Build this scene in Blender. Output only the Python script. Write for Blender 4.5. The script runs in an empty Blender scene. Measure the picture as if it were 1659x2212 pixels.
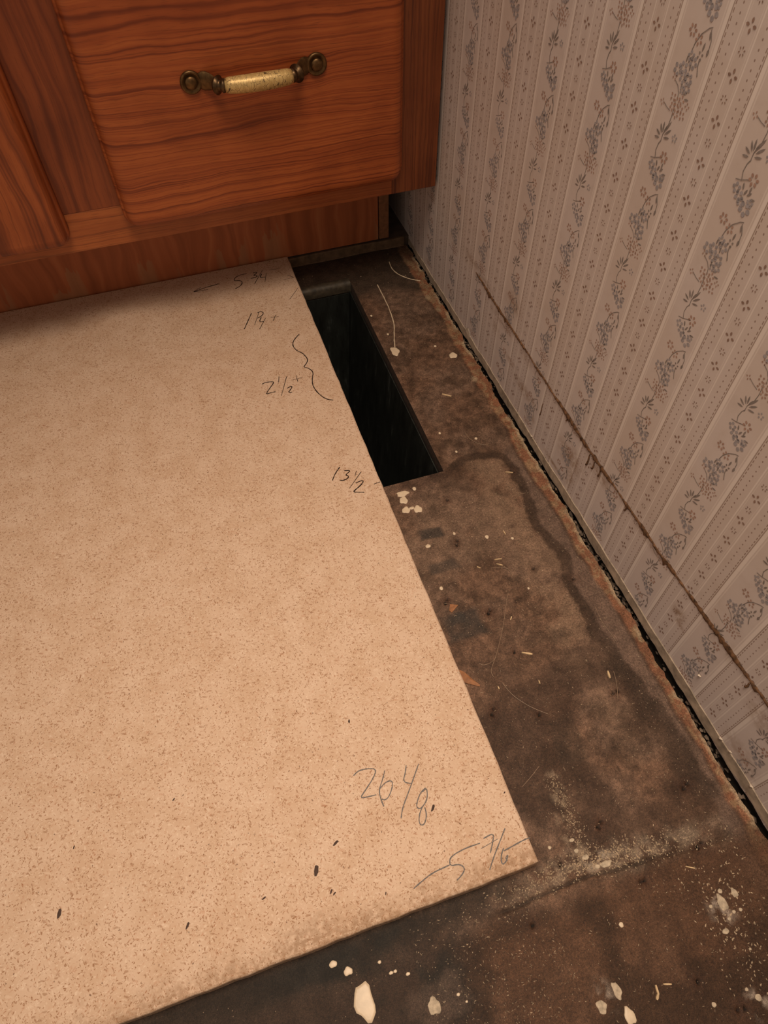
import bpy, math, random
import numpy as np

S = 0.0254            # all coordinates below are inches; meshes are scaled to metres
scene = bpy.context.scene
COL = scene.collection
random.seed(7)
RNG = np.random.default_rng(11)

# ------------------------------------------------------------------ camera
cam_d = bpy.data.cameras.new('camera')
cam = bpy.data.objects.new('camera', cam_d)
COL.objects.link(cam)
cam.location = (-10.2259 * S, -27.5834 * S, 18.8566 * S)
cam.rotation_euler = (0.624524, 0.006873, -0.319584)
cam_d.sensor_fit = 'VERTICAL'
cam_d.sensor_height = 24.0
cam_d.lens = 24.0 * 1470.16 / 2212.0
cam_d.clip_start = 0.01
scene.camera = cam

# ------------------------------------------------------------------ light
world = bpy.data.worlds.new('room_ambience')
scene.world = world
world.use_nodes = True
bg = world.node_tree.nodes['Background']
bg.inputs[0].default_value = (1.0, 0.82, 0.66, 1)
bg.inputs[1].default_value = 0.33


def area(name, loc, target, size, power, color):
    ld = bpy.data.lights.new(name, 'AREA')
    ld.shape = 'DISK'
    ld.size = size * S
    ld.energy = power
    ld.color = color
    ld.spread = math.radians(84)      # narrow cone set so light falls off towards the back
    o = bpy.data.objects.new(name, ld)
    COL.objects.link(o)
    o.location = [c * S for c in loc]
    d = np.array(target, float) - np.array(loc, float)
    from mathutils import Vector
    o.rotation_euler = Vector(d).to_track_quat('-Z', 'Y').to_euler()
    return o


area('overhead_lamp', (-9, -23.5, 46), (-9.5, -23.5, 0), 16, 2.8, (1.0, 0.82, 0.64))  # unseen lamp, set low over the board front for its falloff

vs = scene.view_settings
vs.view_transform = 'Standard'
vs.look = 'None'
vs.gamma = 1.0
vs.exposure = 0.0
vs.use_curve_mapping = False

# ------------------------------------------------------------------ object helpers
WORIG = {}


def tag(o, label=None, cat=None, group=None, kind=None):
    if label: o['label'] = label
    if cat: o['category'] = cat
    if group: o['group'] = group
    if kind: o['kind'] = kind
    return o


def empty(name, origin, label, cat, group=None):
    o = bpy.data.objects.new(name, None)
    COL.objects.link(o)
    o.location = [c * S for c in origin]
    o.empty_display_size = 0.02
    WORIG[o.name] = np.array(origin, float)
    return tag(o, label, cat, group)


def build(name, V, F, mat, parent=None, origin=None, smooth=False, attrs=None):
    """one mesh object from inch coordinates"""
    V = np.asarray(V, float)
    if parent is not None:
        org = WORIG[parent.name]
    else:
        org = np.array(origin if origin is not None else (0, 0, 0), float)
    me = bpy.data.meshes.new(name)
    me.from_pydata(((V - org) * S).tolist(), [], [list(map(int, f)) for f in F])
    mats = mat if isinstance(mat, (list, tuple)) else [mat]
    for m in mats:
        me.materials.append(m)
    if attrs:
        for k, a in attrs.items():
            a = np.asarray(a, np.float32)
            if a.ndim == 2:
                c = np.ones((len(a), 4), np.float32)
                c[:, :3] = a
                me.color_attributes.new(k, 'FLOAT_COLOR', 'POINT').data.foreach_set('color', c.ravel())
            else:
                me.attributes.new(k, 'FLOAT', 'POINT').data.foreach_set('value', a)
    if smooth:
        me.polygons.foreach_set('use_smooth', [True] * len(me.polygons))
    me.update()
    o = bpy.data.objects.new(name, me)
    COL.objects.link(o)
    if parent is not None:
        o.parent = parent
    else:
        o.location = [c * S for c in org]
    WORIG[o.name] = org
    return o


class MB:
    """collects verts and faces"""
    def __init__(self):
        self.V = []
        self.F = []

    def add(self, V, F):
        b = len(self.V)
        self.V.extend([tuple(v) for v in V])
        self.F.extend([[i + b for i in f] for f in F])

    def box(self, x0, x1, y0, y1, z0, z1, bev=0.0):
        if bev <= 0:
            V = [(x, y, z) for z in (z0, z1) for y in (y0, y1) for x in (x0, x1)]
            F = [(0, 2, 3, 1), (4, 5, 7, 6), (0, 1, 5, 4), (2, 6, 7, 3), (0, 4, 6, 2), (1, 3, 7, 5)]
            self.add(V, F)
            return
        import bmesh
        bm = bmesh.new()
        bmesh.ops.create_cube(bm, size=1)
        for v in bm.verts:
            v.co.x = x0 if v.co.x < 0 else x1
            v.co.y = y0 if v.co.y < 0 else y1
            v.co.z = z0 if v.co.z < 0 else z1
        bmesh.ops.bevel(bm, geom=bm.edges[:], offset=bev, segments=2, profile=0.5, affect='EDGES')
        bm.verts.index_update()
        self.add([tuple(v.co) for v in bm.verts], [[v.index for v in f.verts] for f in bm.faces])
        bm.free()

    def tube(self, pts, rad, n=8, cap=True):
        pts = [np.array(p, float) for p in pts]
        if not hasattr(rad, '__len__'):
            rad = [rad] * len(pts)
        rings = []
        up = np.array((0.13, 0.27, 0.95))
        for i, p in enumerate(pts):
            t = pts[min(i + 1, len(pts) - 1)] - pts[max(i - 1, 0)]
            t /= np.linalg.norm(t) + 1e-9
            a = np.cross(t, up)
            a /= np.linalg.norm(a) + 1e-9
            b = np.cross(t, a)
            rings.append([p + rad[i] * (math.cos(k * 2 * math.pi / n) * a + math.sin(k * 2 * math.pi / n) * b) for k in range(n)])
        V = [v for r in rings for v in r]
        F = []
        for i in range(len(pts) - 1):
            for k in range(n):
                k2 = (k + 1) % n
                F.append((i * n + k, i * n + k2, (i + 1) * n + k2, (i + 1) * n + k))
        if cap:
            F.append(list(range(n))[::-1])
            F.append([(len(pts) - 1) * n + k for k in range(n)])
        self.add(V, F)

    def build(self, name, mat, parent=None, origin=None, smooth=False):
        return build(name, self.V, self.F, mat, parent, origin, smooth)


def vnoise(x, y, seed=0, octaves=4, f=1.0):
    """numpy fractal value noise in 0..1"""
    out = np.zeros_like(x, dtype=float)
    amp, tot = 1.0, 0.0
    for o in range(octaves):
        xi = np.floor(x * f).astype(int)
        yi = np.floor(y * f).astype(int)
        xf = x * f - xi
        yf = y * f - yi
        xf = xf * xf * (3 - 2 * xf)
        yf = yf * yf * (3 - 2 * yf)

        def h(a, b):
            n = (a * 374761393 + b * 668265263 + (seed + o * 17) * 974711) & 0x7fffffff
            n = ((n ^ (n >> 13)) * 1274126177) & 0x7fffffff
            return ((n ^ (n >> 16)) & 0xffff) / 65535.0
        v = (h(xi, yi) * (1 - xf) + h(xi + 1, yi) * xf) * (1 - yf) + (h(xi, yi + 1) * (1 - xf) + h(xi + 1, yi + 1) * xf) * yf
        out += amp * v
        tot += amp
        amp *= 0.5
        f *= 2.0
    return out / tot


def sstep(a, b, x):
    t = np.clip((x - a) / (b - a), 0, 1)
    return t * t * (3 - 2 * t)


def polydist(x, y, pts):
    d = np.full(x.shape, 1e9)
    for (ax, ay), (bx, by) in zip(pts[:-1], pts[1:]):
        vx, vy = bx - ax, by - ay
        t = np.clip(((x - ax) * vx + (y - ay) * vy) / (vx * vx + vy * vy + 1e-9), 0, 1)
        d = np.minimum(d, np.hypot(x - ax - t * vx, y - ay - t * vy))
    return d


# ------------------------------------------------------------------ material helpers
class NT:
    def __init__(self, name):
        self.m = bpy.data.materials.new(name)
        self.m.use_nodes = True
        self.t = self.m.node_tree
        self.b = self.t.nodes['Principled BSDF']

    def new(self, typ, **kw):
        n = self.t.nodes.new(typ)
        for k, v in kw.items():
            setattr(n, k, v)
        return n

    def link(self, a, b):
        if hasattr(a, 'is_output') or hasattr(a, 'links'):
            self.t.links.new(a, b)
        else:
            if hasattr(b.default_value, '__len__') and not hasattr(a, '__len__'):
                a = (a,) * len(b.default_value)
            if hasattr(b.default_value, '__len__') and len(b.default_value) == 4 and len(a) == 3:
                a = tuple(a) + (1,)
            b.default_value = a

    def math(self, op, a, b=0.0, c=0.0, clamp=False):
        n = self.new('ShaderNodeMath', operation=op, use_clamp=clamp)
        for i, v in enumerate((a, b, c)):
            self.link(v, n.inputs[i])
        return n.outputs[0]

    def coord(self, scale=1.0):
        """object coordinates in inches"""
        tc = self.new('ShaderNodeTexCoord')
        return self.vmul(tc.outputs['Object'], (scale / S,) * 3)

    def vmul(self, v, s):
        n = self.new('ShaderNodeVectorMath', operation='MULTIPLY')
        self.link(v, n.inputs[0])
        n.inputs[1].default_value = s
        return n.outputs[0]

    def vadd(self, v, w):
        n = self.new('ShaderNodeVectorMath', operation='ADD')
        self.link(v, n.inputs[0])
        self.link(w, n.inputs[1])
        return n.outputs[0]

    def rotz(self, v, ang):
        n = self.new('ShaderNodeVectorRotate', rotation_type='Z_AXIS')
        self.link(v, n.inputs['Vector'])
        n.inputs['Angle'].default_value = ang
        return n.outputs[0]

    def sep(self, v):
        n = self.new('ShaderNodeSeparateXYZ')
        self.link(v, n.inputs[0])
        return n.outputs

    def comb(self, x, y, z):
        n = self.new('ShaderNodeCombineXYZ')
        for i, v in enumerate((x, y, z)):
            self.link(v, n.inputs[i])
        return n.outputs[0]

    def noise(self, v, scale=1.0, detail=2.0, rough=0.5, dist=0.0, out=0):
        n = self.new('ShaderNodeTexNoise')
        self.link(v, n.inputs['Vector'])
        n.inputs['Scale'].default_value = scale
        n.inputs['Detail'].default_value = detail
        n.inputs['Roughness'].default_value = rough
        n.inputs['Distortion'].default_value = dist
        return n.outputs[out]

    def vor(self, v, scale=1.0, feature='F1', rnd=1.0):
        n = self.new('ShaderNodeTexVoronoi', feature=feature)
        self.link(v, n.inputs['Vector'])
        n.inputs['Scale'].default_value = scale
        n.inputs['Randomness'].default_value = rnd
        return n

    def ramp(self, fac, stops, interp='LINEAR'):
        n = self.new('ShaderNodeValToRGB')
        r = n.color_ramp
        r.interpolation = interp
        while len(r.elements) < len(stops):
            r.elements.new(0.5)
        for e, (p, c) in zip(r.elements, stops):
            e.position = p
            e.color = (c, c, c, 1) if not hasattr(c, '__len__') else tuple(c) + (1,)
        self.link(fac, n.inputs[0])
        return n.outputs[0]

    def mix(self, fac, a, b, mode='MIX'):
        n = self.new('ShaderNodeMix', data_type='RGBA', blend_type=mode)
        self.link(fac, n.inputs[0])
        self.link(a, n.inputs[6])
        self.link(b, n.inputs[7])
        return n.outputs[2]

    def step(self, x, a, b):
        """smooth 0..1 between a and b"""
        n = self.new('ShaderNodeMapRange', interpolation_type='SMOOTHSTEP')
        self.link(x, n.inputs[0])
        n.inputs[1].default_value = a
        n.inputs[2].default_value = b
        return n.outputs[0]

    def attr(self, name, out='Color'):
        n = self.new('ShaderNodeAttribute', attribute_name=name)
        return n.outputs[out]

    def finish(self, color, rough=0.6, metal=0.0, bump=None, bstr=0.2, bdist=0.02, spec=0.5):
        self.link(color, self.b.inputs['Base Color'])
        self.link(rough, self.b.inputs['Roughness'])
        self.link(metal, self.b.inputs['Metallic'])
        self.b.inputs['Specular IOR Level'].default_value = spec
        if bump is not None:
            n = self.new('ShaderNodeBump')
            n.inputs['Strength'].default_value = bstr
            n.inputs['Distance'].default_value = bdist * S
            self.link(bump, n.inputs['Height'])
            self.t.links.new(n.outputs[0], self.b.inputs['Normal'])
        return self.m


def mat_oak(name, along, light, mid, dark, freq=5.0, warp=0.7, cathedral=None, rough=0.38, seed=0.0):
    """stained oak; grain runs along x or z (object inches)"""
    m = NT(name)
    p = m.vadd(m.coord(), (seed, seed * 0.7, seed * 1.3))
    x, y, z = m.sep(p)
    a, g = (x, z) if along == 'x' else (z, x)
    warpv = m.noise(m.comb(m.math('MULTIPLY', a, 0.16), 0.0, m.math('MULTIPLY', g, 0.45)), 1.0, 2.0)
    w2 = m.noise(m.comb(m.math('MULTIPLY', a, 0.9), 3.0, m.math('MULTIPLY', g, 2.0)), 1.0, 2.0)
    gg = m.math('ADD', g, m.math('MULTIPLY', m.math('SUBTRACT', warpv, 0.5), warp))
    gg = m.math('ADD', gg, m.math('MULTIPLY', m.math('SUBTRACT', w2, 0.5), 0.16))
    if cathedral is not None:
        d = m.math('ABSOLUTE', m.math('SUBTRACT', cathedral, gg))
        gg = m.math('MULTIPLY', m.math('POWER', d, 1.6), 0.42)
    lines = m.noise(m.comb(m.math('MULTIPLY', a, 0.05), 0.0, m.math('MULTIPLY', gg, freq)), 1.0, 2.5, 0.55)
    col = m.ramp(lines, [(0.36, dark), (0.46, mid), (0.60, light)])
    fine = m.noise(m.comb(m.math('MULTIPLY', a, 0.10), 2.0, m.math('MULTIPLY', gg, freq * 2.3)), 1.0, 2.0, 0.5)
    col = m.mix(m.math('MULTIPLY', m.step(fine, 0.54, 0.66), 0.55), col, dark)
    pores = m.noise(m.comb(m.math('MULTIPLY', a, 1.6), 0.0, m.math('MULTIPLY', g, 38.0)), 1.0, 2.0)
    col = m.mix(m.math('MULTIPLY', m.step(pores, 0.56, 0.72), 0.45), col, tuple(c * 0.55 for c in dark))
    blot = m.noise(p, 0.55, 2.0)
    col = m.mix(m.step(blot, 0.35, 0.75), col, m.mix(1.0, col, (0.80, 0.74, 0.68), 'MULTIPLY'))
    return m.finish(col, m.math('ADD', rough, m.math('MULTIPLY', pores, 0.15)), bump=lines, bstr=0.12, bdist=0.015)


def mat_plain(name, color, rough=0.6, metal=0.0, var=0.25, scale=6.0, spec=0.5):
    m = NT(name)
    p = m.coord()
    n = m.noise(p, scale, 4.0, 0.6)
    dk = tuple(c * (1 - var) for c in color)
    lt = tuple(min(1, c * (1 + var)) for c in color)
    col = m.ramp(n, [(0.3, dk), (0.7, lt)])
    return m.finish(col, rough, metal, bump=n, bstr=0.15, bdist=0.02, spec=spec)


# oak family
M_DRAWER = mat_oak('oak_drawer_front', 'x', (0.385, 0.096, 0.022), (0.320, 0.070, 0.016), (0.170, 0.031, 0.007), freq=12.0, warp=0.75, cathedral=11.45)
M_STILE = mat_oak('oak_stile', 'z', (0.25, 0.058, 0.015), (0.21, 0.046, 0.012), (0.13, 0.025, 0.007), freq=3.2, warp=1.0, seed=4.0)
M_STILE_R = mat_oak('oak_stile_fine', 'z', (0.22, 0.060, 0.017), (0.17, 0.043, 0.012), (0.09, 0.021, 0.007), freq=9.0, warp=0.25, seed=9.0)
M_RAIL = mat_oak('oak_rail', 'x', (0.40, 0.115, 0.030), (0.33, 0.085, 0.022), (0.17, 0.045, 0.013), freq=6.0, warp=0.3, seed=2.0)
M_DOOR = mat_oak('oak_door', 'z', (0.34, 0.085, 0.021), (0.27, 0.062, 0.015), (0.155, 0.032, 0.008), freq=3.6, warp=1.1, seed=6.0)


def mat_toekick():
    m = NT('toe_kick_plywood')
    p = m.coord()
    x, y, z = m.sep(p)
    w = m.noise(m.comb(m.math('MULTIPLY', x, 0.5), 0.0, m.math('MULTIPLY', z, 0.3)), 1.0, 2.0)
    lines = m.noise(m.comb(m.math('ADD', m.math('MULTIPLY', x, 2.6), m.math('MULTIPLY', w, 3.0)), 0.0, m.math('MULTIPLY', z, 0.10)), 1.0, 3.0)
    col = m.ramp(lines, [(0.3, (0.26, 0.068, 0.020)), (0.55, (0.38, 0.105, 0.034)), (0.7, (0.44, 0.14, 0.05))])
    # veneer scuffed away along the bottom edge
    ch = m.noise(m.comb(m.math('MULTIPLY', x, 1.5), 0.0, m.math('MULTIPLY', z, 0.25)), 1.0, 3.0, 0.6)
    ch2 = m.noise(m.comb(m.math('MULTIPLY', x, 0.55), 5.0, 0.0), 1.0, 1.0)
    low = m.math('MULTIPLY', m.step(m.math('SUBTRACT', z, m.math('MULTIPLY', m.math('SUBTRACT', ch, 0.42), 6.0)), 0.62, 0.52), m.step(ch2, 0.50, 0.58))
    col = m.mix(m.math('MULTIPLY', low, 0.45), col, (0.36, 0.19, 0.09))
    return m.finish(col, 0.55, bump=lines, bstr=0.1)


M_TOE = mat_toekick()
M_SIDE = mat_plain('cabinet_side', (0.22, 0.092, 0.038), 0.6)
M_CARCASS = mat_plain('cabinet_carcass', (0.18, 0.09, 0.045), 0.7)


def mat_board():
    m = NT('particle_board')
    p = m.coord()
    x, y, z = m.sep(p)
    base = (0.58, 0.385, 0.255)
    big = m.noise(p, 1.3, 3.0)
    col = m.mix(m.step(big, 0.3, 0.7), (0.545, 0.370, 0.252), (0.605, 0.432, 0.312))
    wob = m.noise(p, 5.0, 2.0, out=1)
    pw = m.vadd(p, m.vmul(wob, (0.12, 0.12, 0.12)))
    for k, (ang, sc, str_) in enumerate([(0.3, 13.0, 0.26), (1.35, 19.0, 0.34), (2.3, 24.0, 0.38), (2.9, 30.0, 0.42), (0.9, 38.0, 0.42)]):
        q = m.vmul(m.vadd(m.rotz(pw, ang), (k * 7.3, k * 3.1, 0)), (0.36, 1.0, 1.0))
        v = m.vor(q, sc)
        rnd = m.sep(v.outputs['Color'])
        shape = m.step(v.outputs['Distance'], 0.46, 0.26)
        lightf = m.math('MULTIPLY', m.math('MULTIPLY', m.step(rnd[0], 0.72, 0.90), shape), str_ * 1.3)
        darkf = m.math('MULTIPLY', m.math('MULTIPLY', m.step(rnd[1], 0.72, 0.86), m.step(v.outputs['Distance'], 0.36, 0.22)), str_ * 2.1)
        redf = m.math('MULTIPLY', m.math('MULTIPLY', m.step(rnd[2], 0.88, 0.95), shape), 0.4)
        col = m.mix(lightf, col, (0.72, 0.555, 0.42))
        col = m.mix(darkf, col, (0.27, 0.125, 0.055))
        col = m.mix(redf, col, (0.44, 0.215, 0.12))
    # sparse dark bark specks
    v = m.vor(m.vadd(pw, (31, 7, 0)), 7.0)
    rnd = m.sep(v.outputs['Color'])
    sp = m.math('MULTIPLY', m.step(rnd[0], 0.62, 0.66), m.step(v.outputs['Distance'], 0.15, 0.07))
    col = m.mix(m.math('MULTIPLY', sp, 0.75), col, (0.10, 0.045, 0.022))
    # soiled band along the front edge
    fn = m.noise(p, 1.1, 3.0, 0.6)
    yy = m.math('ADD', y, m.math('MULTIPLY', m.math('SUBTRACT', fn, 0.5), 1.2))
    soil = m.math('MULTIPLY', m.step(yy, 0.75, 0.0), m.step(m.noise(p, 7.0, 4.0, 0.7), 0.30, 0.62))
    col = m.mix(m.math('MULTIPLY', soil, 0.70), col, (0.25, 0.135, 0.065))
    rel = m.noise(p, 22.0, 3.0)
    return m.finish(col, 0.75, bump=rel, bstr=0.18, bdist=0.012, spec=0.3)


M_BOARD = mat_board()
M_PENCIL = mat_plain('pencil_graphite', (0.030, 0.019, 0.015), 0.9, var=0.3, scale=30, spec=0.0)
M_PENCIL2 = mat_plain('pencil_graphite_faint', (0.165, 0.145, 0.135), 0.8, var=0.5, scale=40, spec=0.1)
M_BARK = mat_plain('bark_fleck', (0.055, 0.028, 0.018), 0.8)


def mat_floor():
    m = NT('stained_subfloor')
    p = m.coord()
    col = m.attr('tint')
    n = m.noise(p, 2.2, 5.0, 0.65)
    f = m.noise(p, 16.0, 4.0, 0.7)
    col = m.mix(1.0, col, m.ramp(n, [(0.28, 0.66), (0.5, 1.0), (0.74, 1.38)]), 'MULTIPLY')
    col = m.mix(1.0, col, m.ramp(f, [(0.28, 0.50), (0.5, 1.0), (0.74, 1.50)]), 'MULTIPLY')
    f2 = m.noise(m.vadd(p, (5, 2, 0)), 42.0, 3.0, 0.75)
    col = m.mix(1.0, col, m.ramp(f2, [(0.30, 0.55), (0.5, 1.0), (0.70, 1.55)]), 'MULTIPLY')
    # grains of dust
    v = m.vor(p, 13.0)
    rnd = m.sep(v.outputs['Color'])
    sp = m.math('MULTIPLY', m.step(rnd[0], 0.80, 0.84), m.step(v.outputs['Distance'], 0.20, 0.08))
    dust = m.step(m.noise(p, 0.7, 2.0), 0.42, 0.62)
    col = m.mix(m.math('MULTIPLY', m.math('MULTIPLY', sp, dust), 0.6), col, (0.36, 0.25, 0.16))
    v2 = m.vor(m.vadd(p, (9, 4, 0)), 9.0)
    r2 = m.sep(v2.outputs['Color'])
    s2 = m.math('MULTIPLY', m.step(r2[1], 0.84, 0.87), m.step(v2.outputs['Distance'], 0.16, 0.06))
    col = m.mix(m.math('MULTIPLY', s2, 0.7), col, (0.02, 0.012, 0.009))
    return m.finish(col, m.math('ADD', 0.48, m.math('MULTIPLY', f, 0.3)), bump=f, bstr=0.5, bdist=0.025, spec=0.16)


M_FLOOR = mat_floor()
M_EDGE = mat_plain('subfloor_cut_edge', (0.060, 0.036, 0.024), 0.9, scale=9, var=0.5)
M_PAINT = mat_plain('dried_cream_paint', (0.60, 0.47, 0.33), 0.45, var=0.12, scale=4)
M_PAINTW = mat_plain('white_plaster_smear', (0.44, 0.35, 0.25), 0.8, var=0.35, scale=9)
M_WOODCHIP = mat_plain('pale_wood_chip', (0.56, 0.40, 0.23), 0.8, var=0.25)
M_HAIR = mat_plain('hair', (0.26, 0.17, 0.11), 0.4, var=0.2)
M_SCRAP = mat_plain('orange_brown_scrap', (0.26, 0.105, 0.038), 0.7, var=0.3, scale=8)
M_DUST = mat_plain('sawdust', (0.44, 0.33, 0.22), 0.9, var=0.6, scale=12)
M_PLASTER = mat_plain('plaster_crumb', (0.125, 0.09, 0.065), 0.9, var=0.8, scale=3)
M_LIP = mat_plain('old_floor_edge', (0.120, 0.070, 0.036), 0.8, var=0.45, scale=3)
M_OLDFLOOR = mat_plain('old_floor_top', (0.07, 0.045, 0.03), 0.8, var=0.4, scale=2)
M_SOLE = mat_plain('sole_plate', (0.045, 0.032, 0.022), 0.9, var=0.6, scale=4)
M_UNDER = mat_plain('crawlspace', (0.02, 0.015, 0.012), 0.95)


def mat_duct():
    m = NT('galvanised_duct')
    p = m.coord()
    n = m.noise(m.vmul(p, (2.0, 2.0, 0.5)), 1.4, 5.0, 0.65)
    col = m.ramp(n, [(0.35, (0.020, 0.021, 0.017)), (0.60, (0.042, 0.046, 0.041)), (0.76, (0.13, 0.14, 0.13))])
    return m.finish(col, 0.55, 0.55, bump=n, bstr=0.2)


M_DUCT = mat_duct()
M_FLANGE = mat_plain('duct_flange', (0.055, 0.042, 0.027), 0.6, 0.2, var=0.6, scale=4)
M_BRONZE = mat_plain('aged_brass', (0.135, 0.075, 0.030), 0.42, 0.85, var=0.45, scale=7)
M_BRONZE_D = mat_plain('dark_brass', (0.095, 0.055, 0.026), 0.38, 0.85, var=0.5, scale=8)


def mat_grip():
    m = NT('crackled_gold_grip')
    p = m.coord()
    n = m.noise(m.vmul(p, (2.2, 2.2, 2.2)), 3.0, 5.0, 0.7, 0.4)
    n2 = m.noise(m.vmul(p, (7, 3, 3)), 2.0, 3.0, 0.6)
    col = m.ramp(n2, [(0.35, (0.50, 0.33, 0.12)), (0.65, (0.68, 0.48, 0.20))])
    x, y, z = m.sep(p)
    col = m.mix(m.step(n, 0.585, 0.635), col, (0.085, 0.048, 0.022))
    ck = m.vor(m.vmul(p, (1.0, 0.6, 0.6)), 9.0, 'DISTANCE_TO_EDGE')
    col = m.mix(m.math('MULTIPLY', m.step(ck.outputs['Distance'], 0.05, 0.01), m.step(n2, 0.45, 0.55)), col, (0.14, 0.075, 0.03))
    return m.finish(col, 0.42, 0.35, bump=n, bstr=0.35)


M_GRIP = mat_grip()

DOT_C = -19.22      # centre of one dotted wallpaper band (inches along y)
BAND = 2.555        # repeat of floral + dotted bands


def mat_wallpaper():
    m = NT('striped_wallpaper')
    p = m.coord()
    x, y, z = m.sep(p)
    big = m.noise(p, 0.35, 3.0)
    mid = m.noise(p, 1.6, 4.0, 0.6)
    col = m.mix(m.step(big, 0.35, 0.65), (0.62, 0.525, 0.485), (0.60, 0.495, 0.440))
    col = m.mix(m.math('MULTIPLY', m.step(mid, 0.45, 0.75), 0.35), col, (0.50, 0.395, 0.335))
    # strip once covered by the old baseboard is a little cooler
    col = m.mix(m.math('MULTIPLY', m.step(z, 3.15, 2.95), 0.55), col, (0.63, 0.53, 0.495))
    fr = m.math('FRACT', m.math('ADD', m.math('DIVIDE', m.math('SUBTRACT', y, DOT_C), BAND), 0.5 + 40.0))
    t = m.math('MULTIPLY', m.math('ABSOLUTE', m.math('SUBTRACT', fr, 0.5)), BAND)

    def line(c, w, soft):
        d = m.math('ABSOLUTE', m.math('SUBTRACT', t, c))
        return m.step(d, w + soft, w)
    # faintly tinted ground of the dotted bands
    col = m.mix(m.math('MULTIPLY', m.step(t, 0.60, 0.58), 0.10), col, (0.46, 0.36, 0.31))
    col = m.mix(m.math('MULTIPLY', line(0.655, 0.035, 0.02), 0.75), col, (0.78, 0.68, 0.62))
    col = m.mix(m.math('MULTIPLY', line(0.745, 0.010, 0.01), 0.5), col, (0.76, 0.66, 0.60))
    col = m.mix(m.math('MULTIPLY', line(0.205, 0.010, 0.012), 0.65), col, (0.78, 0.68, 0.62))
    col = m.mix(m.math('MULTIPLY', line(0.150, 0.004, 0.008), 0.4), col, (0.76, 0.66, 0.60))
    col = m.mix(m.math('MULTIPLY', line(0.592, 0.008, 0.006), 0.62), col, (0.20, 0.115, 0.075))
    dz = m.math('LESS_THAN', m.math('FRACT', m.math('DIVIDE', z, 0.125)), 0.62)
    col = m.mix(m.math('MULTIPLY', m.math('MULTIPLY', line(0.548, 0.009, 0.006), dz), 0.72), col, (0.19, 0.10, 0.065))
    fz = m.math('MULTIPLY', m.math('SUBTRACT', m.math('FRACT', m.math('DIVIDE', z, 0.158)), 0.5), 0.158)
    dt = m.math('SUBTRACT', t, 0.37)
    rr = m.math('SQRT', m.math('ADD', m.math('MULTIPLY', dt, dt), m.math('MULTIPLY', m.math('MULTIPLY', fz, fz), 0.5)))
    col = m.mix(m.math('MULTIPLY', m.step(rr, 0.022, 0.013), 0.72), col, (0.19, 0.10, 0.07))
    # rusty smears
    sm = m.attr('smear', 'Fac')
    sn = m.noise(p, 5.0, 4.0, 0.7)
    col = m.mix(m.math('MULTIPLY', sm, m.step(sn, 0.30, 0.62)), col, (0.27, 0.155, 0.085))
    return m.finish(col, m.math('ADD', 0.55, m.math('MULTIPLY', mid, 0.15)), bump=mid, bstr=0.08, bdist=0.03, spec=0.3)


M_PAPER = mat_wallpaper()
M_INK_BLUE = mat_plain('print_slate_blue', (0.330, 0.295, 0.300), 0.6, var=0.22, scale=9, spec=0.3)
M_INK_RUST = mat_plain('print_rust', (0.385, 0.240, 0.185), 0.6, var=0.22, scale=9, spec=0.3)
M_INK_DARK = mat_plain('print_dark_green', (0.235, 0.195, 0.175), 0.6, var=0.22, scale=9, spec=0.3)
M_INK_BROWN = mat_plain('print_brown', (0.275, 0.175, 0.135), 0.6, var=0.22, scale=9, spec=0.3)
M_CAULK = mat_plain('old_brown_adhesive', (0.135, 0.066, 0.030), 0.7, var=0.8, scale=9)
M_STRIP = mat_plain('bare_wallboard_edge', (0.345, 0.270, 0.200), 0.9, var=0.42, scale=2.6)
M_TORN = mat_plain('torn_paper', (0.60, 0.50, 0.40), 0.8, var=0.15)
M_WORKTOP = mat_plain('worktop_laminate', (0.42, 0.36, 0.30), 0.4)

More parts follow.
